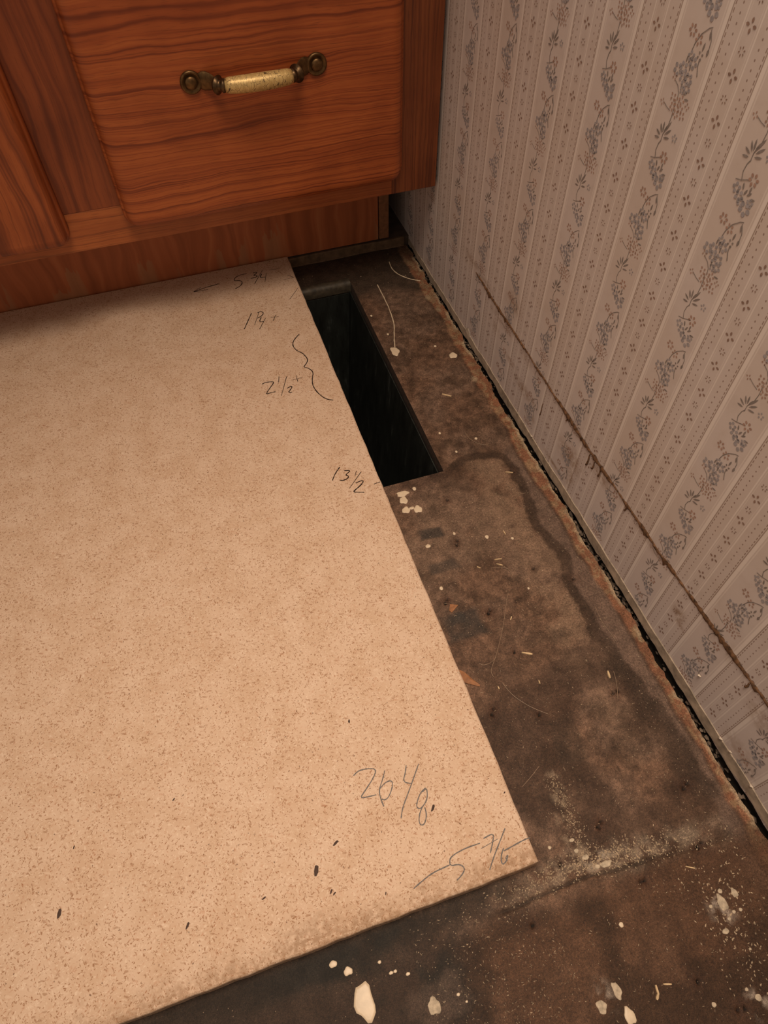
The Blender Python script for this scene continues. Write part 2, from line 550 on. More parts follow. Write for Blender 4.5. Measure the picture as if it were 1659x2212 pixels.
# ------------------------------------------------------------------ measured layout (inches on the floor / board)
NOTES={
'five_three_quarters':[[(-9.15,-1.07),(-9.78,-1.14),(-10.33,-1.29)],[(-10.33,-1.29),(-9.7,-1.32)],[(-10.33,-1.27),(-9.98,-1.07)],[(-7.88,-0.73),(-8.34,-0.77),(-8.57,-1.06),(-8.25,-1.14),(-8.19,-1.33),(-8.33,-1.54),(-8.58,-1.65)],[(-7.62,-0.79),(-7.41,-0.76),(-7.53,-0.92),(-7.64,-0.96),(-7.45,-1.05),(-7.58,-1.15),(-7.79,-1.15)],[(-7.17,-0.71),(-7.71,-1.58)],[(-7.26,-0.97),(-7.41,-1.23),(-7.16,-1.25)],[(-7.06,-0.99),(-7.25,-1.6)],[(-6.88,-0.81),(-6.42,-0.85)],[(-7.94,-1.25),(-7.93,-1.3)]],
'arrow':[[(-6.45,-1.71),(-5.98,-1.68)],[(-6.21,-1.42),(-5.98,-1.68)]],
'edge_tick':[[(-5.98,-2.47),(-6.51,-3.13)]],
'one_quarter':[[(-8.25,-3.51),(-8.48,-3.94),(-8.75,-4.44)],[(-7.93,-3.53),(-8.29,-4.31)],[(-8.01,-3.57),(-7.85,-3.52),(-7.76,-3.64),(-7.86,-3.82),(-8.09,-3.92)],[(-7.92,-3.91),(-8.07,-4.18),(-7.88,-4.2)],[(-7.76,-4.01),(-8.15,-4.64)],[(-7.55,-4.04),(-7.2,-4.1)],[(-7.31,-3.94),(-7.5,-4.29)]],
'brace':[[(-6.67,-5.45),(-6.91,-5.67),(-7.05,-5.87),(-7.1,-6.1),(-7.02,-6.41),(-6.85,-6.58),(-6.76,-6.85),(-6.73,-7.08),(-6.87,-7.29),(-7.01,-7.41),(-6.83,-7.53),(-6.7,-7.81),(-6.84,-8.14),(-6.92,-8.48),(-6.88,-8.86),(-6.73,-9.24),(-6.58,-9.43),(-6.39,-9.53)]],
'two_half':[[(-8.74,-7.84),(-8.6,-7.77),(-8.31,-7.83),(-8.3,-7.9),(-8.5,-8.13),(-8.73,-8.42),(-8.56,-8.4),(-8.34,-8.39)],[(-8.03,-7.62),(-8.12,-7.94)],[(-7.75,-7.72),(-8.19,-8.69)],[(-7.88,-8.36),(-7.69,-8.28),(-7.7,-8.39),(-7.91,-8.6),(-7.75,-8.62)],[(-7.59,-7.99),(-7.18,-7.96)],[(-7.39,-7.76),(-7.41,-8.14)]],
'thirteen':[[(-7.06,-12.73),(-7.31,-12.98),(-7.47,-13.23)],[(-6.96,-12.94),(-6.73,-13.0),(-6.99,-13.14),(-6.89,-13.2),(-6.91,-13.29),(-7.1,-13.35),(-7.22,-13.3)],[(-6.56,-13.08),(-6.68,-13.29)],[(-6.43,-13.18),(-7.01,-13.74)],[(-6.74,-13.59),(-6.52,-13.54),(-6.46,-13.61),(-6.65,-13.76),(-6.95,-13.92),(-6.81,-13.98),(-6.58,-14.06)],[(-6.17,-13.83),(-5.94,-13.81)]],
'twentysix':[[(-9.6,-22.78),(-9.45,-22.7),(-9.2,-22.72),(-8.98,-22.81),(-9.13,-23.0),(-9.43,-23.23),(-9.6,-23.36),(-9.41,-23.39),(-9.18,-23.41)],[(-8.79,-22.91),(-8.93,-23.13),(-9.07,-23.3),(-9.11,-23.48),(-9.09,-23.74)],[(-9.06,-23.3),(-8.88,-23.2),(-8.72,-23.19),(-8.69,-23.29),(-8.85,-23.52),(-8.99,-23.61),(-9.1,-23.55)],[(-8.22,-22.96),(-8.3,-23.13),(-8.44,-23.33),(-8.24,-23.44)],[(-7.9,-23.03),(-8.34,-23.56),(-8.65,-23.91),(-8.77,-24.14)],[(-7.93,-23.65),(-8.09,-23.71),(-8.24,-23.87),(-8.32,-24.02),(-8.23,-24.09),(-8.04,-23.97),(-7.95,-23.83),(-7.91,-23.65),(-8.05,-23.72)],[(-8.15,-24.03),(-8.31,-24.2),(-8.38,-24.38),(-8.33,-24.46),(-8.24,-24.43),(-8.13,-24.26),(-8.12,-24.08)]],
'five_seven_eighths':[[(-7.12,-25.28),(-7.5,-25.27),(-7.81,-25.31),(-7.96,-25.37),(-8.0,-25.52),(-7.8,-25.54),(-7.7,-25.62),(-7.7,-25.71),(-7.83,-25.8),(-7.96,-25.85)],[(-7.99,-25.49),(-8.47,-25.52),(-8.79,-25.62),(-8.99,-25.69)],[(-7.0,-25.21),(-6.7,-25.17),(-6.84,-25.39),(-6.97,-25.56)],[(-7.14,-25.4),(-6.67,-25.33)],[(-6.4,-25.16),(-6.69,-25.44),(-6.92,-25.66),(-7.13,-25.89)],[(-6.62,-25.56),(-6.76,-25.71),(-6.81,-25.89),(-6.69,-25.86),(-6.56,-25.72),(-6.67,-25.77),(-6.65,-25.85)],[(-6.64,-25.62),(-6.39,-25.59),(-6.07,-25.55),(-5.91,-25.55)]],
}
SPLATS=[(-3.09,-7.05,0.171,0.281),(-0.92,-8.05,0.170,0.167),(-5.22,-14.11,0.226,0.121),(-5.28,-14.39,0.144,0.159),(-4.76,-14.03,0.065,0.082),(-5.34,-14.81,0.142,0.136),(-4.94,-14.90,0.143,0.156),(-5.13,-14.79,0.095,0.059),(-5.14,-16.42,0.091,0.072),(-4.14,-16.23,0.046,0.056),(-3.16,-16.70,0.061,0.074),(-2.38,-17.02,0.046,0.055),(-2.69,-18.91,0.036,0.042),(-5.30,-18.04,0.058,0.067),(-3.32,-4.56,0.050,0.062),(-3.03,-5.94,0.049,0.059),(-2.98,-11.87,0.043,0.058),(-1.80,-12.54,0.051,0.057),(-2.73,-12.91,0.042,0.056),(-1.42,-7.29,0.057,0.057),(-10.95,-26.73,0.106,0.088),(-10.76,-27.40,0.229,0.375),(-11.24,-26.49,0.096,0.071),(-10.21,-26.79,0.043,0.036),(-10.02,-27.07,0.053,0.035),(-9.66,-27.21,0.053,0.035),(-9.92,-27.07,0.043,0.035),(-8.71,-27.93,0.042,0.034),(-8.58,-28.11,0.031,0.025),(-9.30,-27.96,0.145,0.167),(-5.24,-29.49,0.123,0.168),(-4.54,-27.89,0.055,0.058),(-2.00,-28.25,0.111,0.181),(-1.60,-28.16,0.078,0.103),(-2.31,-28.23,0.044,0.040),(-1.85,-28.50,0.044,0.040),(-2.27,-28.78,0.087,0.058),(-2.04,-28.59,0.044,0.040),(-2.33,-30.10,0.073,0.071),(-3.35,-29.90,0.052,0.052),(-2.49,-29.89,0.042,0.036),(-1.91,-28.02,0.056,0.051),(-1.67,-28.51,0.044,0.040),(-1.94,-29.26,0.032,0.029),(-5.75,-29.15,0.114,0.136),(-5.28,-28.99,0.094,0.174),(-4.65,-26.33,0.092,0.063),(-4.80,-26.13,0.058,0.053),(-4.79,-25.87,0.070,0.043),(-5.40,-25.85,0.047,0.043),(-4.24,-26.62,0.161,0.073),(-4.47,-26.61,0.069,0.052),]
HOLES = [(-5.28,-18.46),(-5.37,-18.57),(-4.15,-19.22),(-4.23,-19.32),(-4.0,-20.74),(-5.3,-22.13),(-5.4,-22.26),(-3.89,-25.71),(-4.0,-25.81),(-5.31,-26.29),(-3.62,-27.25),(-3.51,-27.25),(-1.71,-26.95),(-1.84,-27.01),(-1.27,-25.61),(-1.42,-25.69),(-4.14,-16.51),(-4.22,-16.67),(-4.14,-22.69),(-2.89,-30.16),(-2.73,-30.19),(-3.85,-14.85),(-1.71,-22.77),(-1.87,-22.79),(-6.54,-27.25),(-3.45,-29.43),(-1.17,-19.05),(-2.23,-18.3),(-1.21,-14.39)]
PATCH=[(-4.87,-15.93,0.433,0.204),(-4.93,-17.28,0.478,0.208),(-5.12,-19.47,0.648,0.506),(-2.76,-19.66,0.229,0.256),(-3.36,-20.59,0.416,0.211),(-5.25,-19.15,0.284,0.219),(-2.40,-20.67,0.251,0.154),(-3.75,-23.59,0.380,0.626),(-1.53,-22.06,0.338,0.362),]
SPLINT=[
[(-3.82,-20.83),(-3.55,-20.98)],
[(-1.44,-14.36),(-1.2,-14.48)],
[(-1.7,-22.15),(-1.75,-22.37)],
[(-4.4,-29.17),(-4.43,-29.33),(-4.52,-29.42)],
[(-2.55,-16.65),(-2.54,-16.83)],
[(-3.29,-17.77),(-3.12,-17.89)],
[(-3.29,-17.61),(-3.05,-17.65)],
[(-3.73,-21.77),(-3.74,-21.88)],
[(-3.61,-19.65),(-3.7,-19.75)],
[(-4.23,-29.21),(-4.05,-29.27)],
[(-2.41,-27.29),(-2.22,-27.4)],
[(-4.92,-21.56),(-4.92,-21.66)],
[(-2.16,-10.0),(-1.86,-10.23)],
[(-3.93,-17.67),(-3.84,-17.76)],
]
HAIR=[
[(-3.36,-18.85),(-3.64,-19.27),(-3.92,-19.76),(-4.28,-20.28),(-4.57,-20.66),(-4.83,-20.95),(-4.94,-21.1),(-4.92,-21.27)],
[(-2.07,-12.15),(-2.06,-12.45),(-1.87,-12.78),(-1.61,-12.96),(-1.42,-12.93)],
[(-5.8,-16.34),(-5.2,-16.37),(-4.65,-16.43),(-4.38,-16.29),(-4.16,-16.23)],
[(-4.6,-20.73),(-4.82,-20.84),(-5.05,-20.85),(-5.16,-20.75)],
[(-4.75,-21.5),(-4.68,-21.82),(-4.52,-22.12),(-4.25,-22.46),(-3.9,-22.76)],
[(-3.53,-17.86),(-3.15,-17.93),(-2.98,-18.08),(-2.97,-18.36)],
[(-1.02,-20.15),(-1.09,-20.71),(-1.01,-21.14),(-1.0,-21.38)],
[(-1.54,-22.21),(-1.63,-22.55),(-1.84,-22.98)],
[(-1.64,-15.59),(-1.38,-15.42),(-1.16,-15.44)],
[(-5.43,-24.3),(-5.13,-24.16),(-4.77,-23.96)],
]
SCRAP = [(-5.83,-20.62),(-5.67,-20.86),(-5.39,-21.36),(-5.42,-21.41),(-5.85,-21.12)]
SCRAP2 = [(-5.25,-18.66),(-5.02,-18.77),(-5.3,-18.95),(-5.36,-18.86)]
RING = [(-4.11,-13.68),(-3.45,-13.79),(-2.88,-13.49),(-2.26,-13.28),(-1.58,-13.4),(-1.12,-13.78),(-0.98,-14.4),(-1.22,-15.31),(-1.47,-16.27),(-1.36,-17.11),(-1.21,-17.84),(-1.26,-18.84),(-1.34,-19.7),(-1.36,-20.62),(-1.27,-21.37),(-1.27,-22.14),(-1.2,-23.05),(-1.13,-23.92),(-1.06,-24.75),(-1.0,-25.53),(-0.94,-26.4)]
RING2 = [(-1.15,-26.91),(-1.2,-27.57),(-1.19,-28.21),(-1.17,-28.88)]
SEAM = [(-7.27,-26.45),(-6.66,-26.45),(-4.88,-26.4),(-3.05,-26.62),(-1.18,-26.85)]
DRIP1 = [(-2.41,-2.58),(-2.41,-3.45),(-2.43,-4.3),(-2.51,-5.03),(-2.6,-5.55),(-2.84,-6.19),(-3.01,-6.8)]
DRIP2 = [(-1.35,-1.13),(-1.41,-1.64),(-1.31,-2.08),(-1.08,-2.45),(-0.8,-2.73),(-0.48,-2.95)]
FLECKS = [(-10.47,-24.16,10.0),(-11.08,-24.59,14.0),(-16.99,-23.57,12.0),(-10.8,-25.2,6.0),(-7.93,-24.16,10.0),(-4.55,-22.96,8.0),(-9.3,-21.38,7.0),(-14.19,-24.76,8.0),(-12.4,-24.77,6.0),(-16.58,-22.23,5.0),(-14.1,-21.89,5.0),(-6.07,-24.39,4.0),(-10.86,-25.13,7.0),(-9.65,-25.58,4.0)]

# ------------------------------------------------------------------ floor (dense grid with a duct opening and a ragged edge)
HX0, HX1, HY0, HY1 = -7.70, -3.50, -13.62, -2.02      # duct opening
FT = 0.72                                             # subfloor thickness


def axis(lo, hi, dlo, dhi, step, coarse):
    a = np.arange(dlo, dhi + 1e-6, step)
    left = np.arange(lo, dlo - 1e-6, coarse)
    right = np.arange(dhi + coarse, hi + coarse, coarse)
    return np.concatenate([left, a, right])


def snap(a, vals):
    for v in vals:
        a[np.argmin(abs(a - v))] = v
    return a


fx = snap(axis(-44, -0.13, -12.0, -0.13, 0.045, 1.6), [HX0, HX1])
fx[-1] = -0.13
fx = np.unique(np.round(fx, 4))
fy = snap(axis(-60, 0.0, -31.5, 0.0, 0.05, 1.5), [HY0, HY1, 0.0])
fy = np.unique(np.round(fy[fy <= 0.0001], 4))
GX, GY = np.meshgrid(fx, fy, indexing='ij')
nx, ny = GX.shape
# ragged right margin
edge = (vnoise(GY, GY * 0 + 3.3, 5, 4, 1.3) - 0.5) * 0.30 + (vnoise(GY, GY * 0 + 9.3, 8, 2, 7.0) - 0.5) * 0.06 - 0.02
PX = GX + edge * sstep(-0.55, -0.13, GX)
# stain field --------------------------------------------------------
wx = GX + (vnoise(GX, GY, 1, 4, 1.1) - 0.5) * 0.55
wy = GY + (vnoise(GX, GY, 2, 4, 1.1) - 0.5) * 0.55
n1 = vnoise(GX, GY, 21, 5, 0.55)
n2 = vnoise(GX, GY, 22, 5, 1.6)
n3 = vnoise(GX, GY, 23, 4, 5.0)


def blend(C, mask, col):
    return C * (1 - mask[..., None]) + np.array(col) * mask[..., None]


C = np.ones(GX.shape + (3,)) * np.array((0.118, 0.066, 0.042))
C = blend(C, sstep(0.40, 0.62, n1) * 0.6, (0.135, 0.085, 0.060))
C = blend(C, sstep(0.52, 0.64, n2) * 0.55, (0.060, 0.034, 0.021))
n4 = vnoise(GX, GY, 24, 4, 3.2)
C = C * (0.85 + 0.30 * sstep(0.36, 0.64, n4))[..., None]
n5 = vnoise(GX, GY, 25, 3, 7.0)
C = C * (0.82 + 0.36 * sstep(0.30, 0.70, n5))[..., None]
# ring edge x as a function of y
ringy = np.array([q[1] for q in RING][5:] + [q[1] for q in RING2])[::-1]
ringx = np.array([q[0] for q in RING][5:] + [q[0] for q in RING2])[::-1]
rx = np.interp(wy, ringy, ringx)
dr = polydist(wx, wy, RING)
dr2 = polydist(wx, wy, RING2)
inside = sstep(0.05, -0.35, wx - rx) * sstep(-13.2, -13.9, wy)
# tan dusty zone inside the tide line
tan = inside * sstep(0.9, 0.25, abs(wx - rx + 0.75)) * sstep(-25.5, -20.0, wy)
C = blend(C, tan * sstep(0.3, 0.6, n2) * 0.85, (0.188, 0.117, 0.077))
C = blend(C, inside * sstep(-13.3, -16.5, wy) * sstep(-19.5, -16, wy) * sstep(0.40, 0.65, n1) * 0.6, (0.170, 0.107, 0.072))
# clean grey-brown margin outside the tide line
C = blend(C, sstep(-0.1, 0.15, wx - rx) * sstep(-13.0, -14.0, wy) * 0.8, (0.130, 0.083, 0.062))
# tide line itself, wider and darker to the front
wid = np.interp(-GY, [13, 16, 19, 22, 26], [0.17, 0.24, 0.25, 0.36, 0.42])
C = blend(C, sstep(1.05, 0.55, dr / wid + (n3 - 0.5) * 0.5) * (0.55 + 0.5 * n2) * sstep(-26.6, -25.8, GY), (0.040, 0.024, 0.016))
C = blend(C, sstep(0.34, 0.08, dr2) * 0.7, (0.045, 0.028, 0.018))
# dark wet blotches in front
blo = inside * sstep(-20.0, -22.5, wy) * sstep(0.47, 0.62, vnoise(GX, GY, 31, 3, 0.42))
C = blend(C, blo * 0.75, (0.046, 0.025, 0.016))
for (px, py, a, b), dk in zip(PATCH, [0.75, 0.6, 0.75, 0.5, 0.55, 0.6, 0.5, 0.6, 0.6]):
    q = np.maximum(abs(GX - px + 0.25 * (GY - py) * 0 + (n2 - 0.5) * 0.3) / a, abs(GY - py + (n1 - 0.5) * 0.3) / b)
    col = (0.030, 0.027, 0.024) if dk > 0.55 and py > -20.5 else (0.048, 0.030, 0.020)
    C = blend(C, sstep(1.15, 0.75, q) * dk * (0.6 + 0.4 * n2 / 0.5).clip(0, 1), col)
# brown rim by the duct mouth
dv = np.maximum(np.maximum(HX0 - GX, GX - HX1), np.maximum(HY0 - GY, GY - HY1))
C = blend(C, sstep(0.75, 0.1, dv + (n2 - 0.5) * 0.5) * sstep(-13.3, -13.8, GY) * sstep(-4.9, -3.6, -abs(GX + 4.2) - 3.2) * 0.6, (0.055, 0.030, 0.020))
C = blend(C, sstep(0.5, 0.0, dv) * sstep(-3.55, -3.3, GX) * 0.35, (0.075, 0.038, 0.022))
# darker back end, towards the toe kick
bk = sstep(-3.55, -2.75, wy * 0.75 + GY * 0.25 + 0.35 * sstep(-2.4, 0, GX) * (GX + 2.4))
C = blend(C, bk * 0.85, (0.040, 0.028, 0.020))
# rusty torn margin next to the wall
rm = np.interp(-GY, [0, 3, 6, 9, 12, 15, 19, 22, 26, 29], [0.55, 0.6, 0.5, 0.55, 0.55, 0.58, 0.50, 0.42, 0.40, 0.5])
red = sstep(0.12, -0.02, -GX - rm + (n2 - 0.5) * 0.25)
C = blend(C, red * 0.85, (0.200, 0.085, 0.045))
C = blend(C, red * sstep(0.50, 0.60, n3) * 0.7, (0.23, 0.150, 0.085))
C = blend(C, sstep(0.10, 0.03, abs(-GX - rm - 0.06 + (n2 - 0.5) * 0.25)) * sstep(0.45, 0.55, n1) * 0.6, (0.045, 0.026, 0.018))
C = blend(C, red * sstep(-2.0, -0.5, GY) * 0.6, (0.075, 0.052, 0.035))
for (gx, gy, gr) in [(-0.62, -9.6, 0.22), (-0.55, -4.2, 0.30), (-0.45, -5.1, 0.2)]:
    C = blend(C, sstep(1.0, 0.3, np.hypot((GX - gx) * 1.4, GY - gy) / gr + (n3 - 0.5)) * 0.8, (0.26, 0.185, 0.115))
C = blend(C, sstep(-0.30, -0.16, GX + (n3 - 0.5) * 0.12) * sstep(0.44, 0.54, n2) * 0.8, (0.34, 0.255, 0.165))
# sheet joint with plaster dust
ds = polydist(GX, wy * 0.5 + GY * 0.5, SEAM)
seamx = np.interp(GX, [-7.2, -5.4, -4.2, -2.6, -1.2], [0.25, 0.7, 1.0, 0.75, 0.45])
C = blend(C, sstep(0.55, 0.05, ds) * sstep(0.36, 0.66, n3 * 0.6 + n2 * 0.4) * seamx * 0.75, (0.27, 0.205, 0.150))
C = blend(C, sstep(0.9, 0.05, np.hypot((GX + 4.35) / 0.75, (GY + 26.5) / 0.34)) * 0.55 * sstep(0.3, 0.6, n3), (0.42, 0.34, 0.265))
C = blend(C, sstep(0.28, 0.05, polydist(wx, wy, [(-4.55, -24.4), (-4.65, -25.1), (-4.8, -25.8), (-4.6, -26.3)])) * sstep(0.40, 0.62, n3) * 0.7, (0.24, 0.175, 0.120))
gro = sstep(0.07, 0.02, abs(GY - np.interp(GX, [-7.5, -5, -3, -1], [-26.78, -26.73, -26.90, -27.1]) + (n2 - 0.5) * 0.10)) * sstep(-0.9, -1.4, GX) * sstep(-7.6, -7.0, GX)
C = blend(C, gro * 0.8, (0.032, 0.020, 0.014))
# front sheet: dark; left corner mixes black mould with shade painted into the colour
fr = sstep(-26.7, -27.3, wy)
C = blend(C, fr * 0.85, (0.078, 0.038, 0.021))
C = blend(C, fr * sstep(0.44, 0.60, vnoise(GX, GY, 41, 4, 0.6)) * 0.75, (0.036, 0.019, 0.011))
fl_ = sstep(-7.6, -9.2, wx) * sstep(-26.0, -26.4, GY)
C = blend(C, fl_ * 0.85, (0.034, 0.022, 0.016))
C = blend(C, sstep(-25.9, -26.2, GY) * sstep(-27.1, -26.3, GY + (n2 - 0.5) * 0.7) * sstep(-5.6, -7.6, GX) * 0.75, (0.020, 0.014, 0.010))  # shadow of the board's front edge, painted into the floor tint
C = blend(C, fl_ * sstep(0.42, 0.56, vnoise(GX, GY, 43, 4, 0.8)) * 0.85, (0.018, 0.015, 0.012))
C = blend(C, sstep(1.0, 0.6, np.hypot((GX + 9.2) / 0.75, (GY + 27.85) / 0.55) + (n2 - 0.5) * 1.6) * 0.45, (0.105, 0.068, 0.050))
# chalky smears at the lower right
for (sx, sy, a, b, s) in [(-2.1, -28.35, 0.50, 0.55, 0.45), (-2.4, -30.2, 0.5, 0.4, 0.5), (-5.6, -29.0, 0.35, 0.5, 0.35)]:
    C = blend(C, sstep(1.0, 0.0, np.hypot((GX - sx) / a, (GY - sy) / b)) * sstep(0.42, 0.7, n3) * s * 2, (0.36, 0.29, 0.235))
# heights: nails, seam, swelling
Z = (vnoise(GX, GY, 51, 3, 0.35) - 0.5) * 0.03
for (hx, hy) in HOLES:
    q = np.hypot(GX - hx, GY - hy)
    C = blend(C, sstep(0.30, 0.05, q + (n3 - 0.5) * 0.2) * 0.45, (0.055, 0.026, 0.016))
    C = blend(C, sstep(0.060, 0.032, q), (0.006, 0.005, 0.004))
    Z = Z - 0.10 * sstep(0.065, 0.02, q)
Z = Z - 0.05 * gro - 0.03 * sstep(-0.50, -0.13, GX) * n2
Z = np.where(GX < -12.05, 0.0, Z)
idx = np.arange(nx * ny).reshape(nx, ny)
cx = (fx[:-1] + fx[1:]) / 2
cy = (fy[:-1] + fy[1:]) / 2
hole = (cx[:, None] > HX0) & (cx[:, None] < HX1) & (cy[None, :] > HY0) & (cy[None, :] < HY1)
q00, q10, q11, q01 = idx[:-1, :-1], idx[1:, :-1], idx[1:, 1:], idx[:-1, 1:]
quads = np.stack([q00, q10, q11, q01], -1)[~hole]
V = np.stack([PX, GY, Z], -1).reshape(-1, 3)
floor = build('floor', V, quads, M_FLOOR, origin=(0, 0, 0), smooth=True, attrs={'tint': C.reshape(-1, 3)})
tag(floor, 'brown water-stained subfloor with a rectangular duct opening', 'floor', kind='structure')

# cut edges of the subfloor: opening sides and the ragged side by the wall
e = MB()
i0, i1 = np.argmin(abs(fx - HX0)), np.argmin(abs(fx - HX1))
j0, j1 = np.argmin(abs(fy - HY0)), np.argmin(abs(fy - HY1))
V3 = np.stack([PX, GY, Z], -1)


def skirt(path, depth, inset=0.0):
    top = [np.array(q) for q in path]
    bot = [q - np.array((0, 0, depth)) for q in top]
    n = len(top)
    e.add(top + bot, [(k, k + 1, n + k + 1, n + k) for k in range(n - 1)])


skirt([V3[i, j0] for i in range(i0, i1 + 1)], FT)
skirt([V3[i, j1] for i in range(i0, i1 + 1)], FT)
skirt([V3[i0, j] for j in range(j0, j1 + 1)], FT)
skirt([V3[i1, j] for j in range(j0, j1 + 1)], FT)
skirt([V3[nx - 1, j] for j in range(ny)], FT)
e.build('cut_edge', M_EDGE, floor)

# ground below everything (seen only down the crack by the wall)
u = MB()
u.box(-0.6, 3.0, -60, 20, -3.2, -1.6)
o = u.build('ground', M_UNDER, origin=(1, -20, -3.2))
tag(o, 'dark ground under the subfloor', 'ground', kind='structure')

# ------------------------------------------------------------------ wall with wallpaper
wyv = np.unique(np.round(np.concatenate([np.arange(-60, -32, 2.0), np.arange(-32, 0.01, 0.12), np.arange(2, 26, 2.0)]), 4))
wzv = np.unique(np.round(np.concatenate([[0.05], np.arange(0.15, 6, 0.12), np.arange(7, 97, 3.0)]), 4))
WY, WZ = np.meshgrid(wyv, wzv, indexing='ij')
ragz = np.where(WZ < 0.1, 0.06 + (vnoise(WY, WY * 0, 77, 3, 2.5) - 0.5) * 0.12, WZ)
sm = np.zeros(WY.shape)
for (sy, sz, a, b, s) in [(-15.7, 1.75, 0.9, 0.6, 0.75), (-16.0, 1.1, 0.35, 0.6, 0.6), (-17.3, 2.6, 0.8, 0.22, 0.7), (-21.9, 2.1, 0.35, 0.35, 0.8), (-22.1, 1.8, 0.3, 0.1, 0.8), (-12.2, 1.6, 1.0, 0.28, 0.7),
                          (-11.0, 1.9, 0.5, 0.15, 0.7), (-10.5, 4.05, 0.7, 0.5, 0.6), (-15.0, 0.62, 0.9, 0.10, 0.9), (-25.2, 2.6, 0.7, 0.5, 0.5), (-25.5, 0.9, 0.9, 0.5, 0.45), (-9.5, 2.3, 0.4, 0.3, 0.4), (-13.2, 1.0, 0.12, 0.25, 0.8), (-8.2, 3.4, 0.9, 0.15, 0.6), (-7.0, 3.5, 1.0, 0.25, 0.5)]:
    sm = np.maximum(sm, s * sstep(1.25, 0.1, np.hypot((WY - sy) / a, (WZ - sz) / b)))
# faint line of dirt below the old moulding line
sm = np.maximum(sm, 0.55 * sstep(0.28, 0.02, abs(WZ - 2.86)) * sstep(-7.0, -9.0, WY) * sstep(0.40, 0.65, vnoise(WY, WZ, 66, 3, 0.9)))
widx = np.arange(WY.size).reshape(WY.shape)
wq = np.stack([widx[:-1, :-1], widx[:-1, 1:], widx[1:, 1:], widx[1:, :-1]], -1).reshape(-1, 4)
wbow = (vnoise(WY, WZ, 81, 2, 0.12) - 0.5) * 0.06 * sstep(0.2, 3.0, WZ)
WV = np.stack([wbow, WY, ragz], -1).reshape(-1, 3)
nb = len(WV)
back = [(0.55, -60, -0.0), (0.55, 24, 0.0), (0.55, 24, 96), (0.55, -60, 96)]
WVall = np.concatenate([WV, np.array(back)])
lowrow = [int(widx[k, 0]) for k in range(len(wyv))]
WF = [list(q) for q in wq]
nlow = len(WVall)
lowback = [(0.55, yv, 0.06) for yv in wyv]
WVall = np.concatenate([WVall, np.array(lowback)])
for k in range(len(wyv) - 1):
    WF.append([lowrow[k], lowrow[k + 1], nlow + k + 1, nlow + k])
WF.append([nb, nb + 1, nb + 2, nb + 3])
sm_all = np.concatenate([sm.reshape(-1), np.zeros(len(WVall) - nb)])
wall = build('wall_right', WVall, WF, M_PAPER, origin=(0, 0, 0), attrs={'smear': sm_all})
tag(wall, 'wall covered in faded striped floral wallpaper', 'wall', kind='structure')

# printed flowers -------------------------------------------------------------
PB, PR, PD, PW = MB(), MB(), MB(), MB()
XP = -0.006


def wall_bow(y, z):
    t = float(np.interp(z, [0.2, 3.0], [0, 1]))
    t = t * t * (3 - 2 * t)
    a = np.array([y]), np.array([z])
    return float((vnoise(a[0], a[1], 81, 2, 0.12)[0] - 0.5) * 0.06 * t)


def petal(mb, u, v, ang, ln, w, base, jx):
    """leaf-shaped print from (u,v) outwards; u to the right (-y), v up"""
    c, s = math.cos(ang), math.sin(ang)
    pts = [(0, 0), (0.35, 0.5), (0.75, 0.42), (1, 0), (0.75, -0.42), (0.35, -0.5)]
    V = []
    for a, b in pts:
        uu = (u + c * a * ln - s * b * w) * 1.12
        vv = v + s * a * ln + c * b * w
        V.append((jx, base[0] - uu, base[1] + vv))
    mb.add(V, [(5, 4, 3, 2, 1, 0)])


def flower(mb, u, v, r, n, base, jx, rot=0.0, gap=0.36, fat=0.46):
    for k in range(n):
        a = rot + k * 2 * math.pi / n
        petal(mb, u + math.cos(a) * r * gap, v + math.sin(a) * r * gap, a, r * (1 - gap), r * fat, base, jx)


def stem(mb, pts, w, base, jx):
    for (a, b), (c, d) in zip(pts[:-1], pts[1:]):
        L = math.hypot(c - a, d - b) + 1e-9
        nxn, nyn = -(d - b) / L * w / 2, (c - a) / L * w / 2
        V = [(jx, base[0] - uu * 1.12, base[1] + vv) for uu, vv in ((a + nxn, b + nyn), (c + nxn, d + nyn), (c - nxn, d - nyn), (a - nxn, b - nyn))]
        mb.add(V, [(3, 2, 1, 0)])


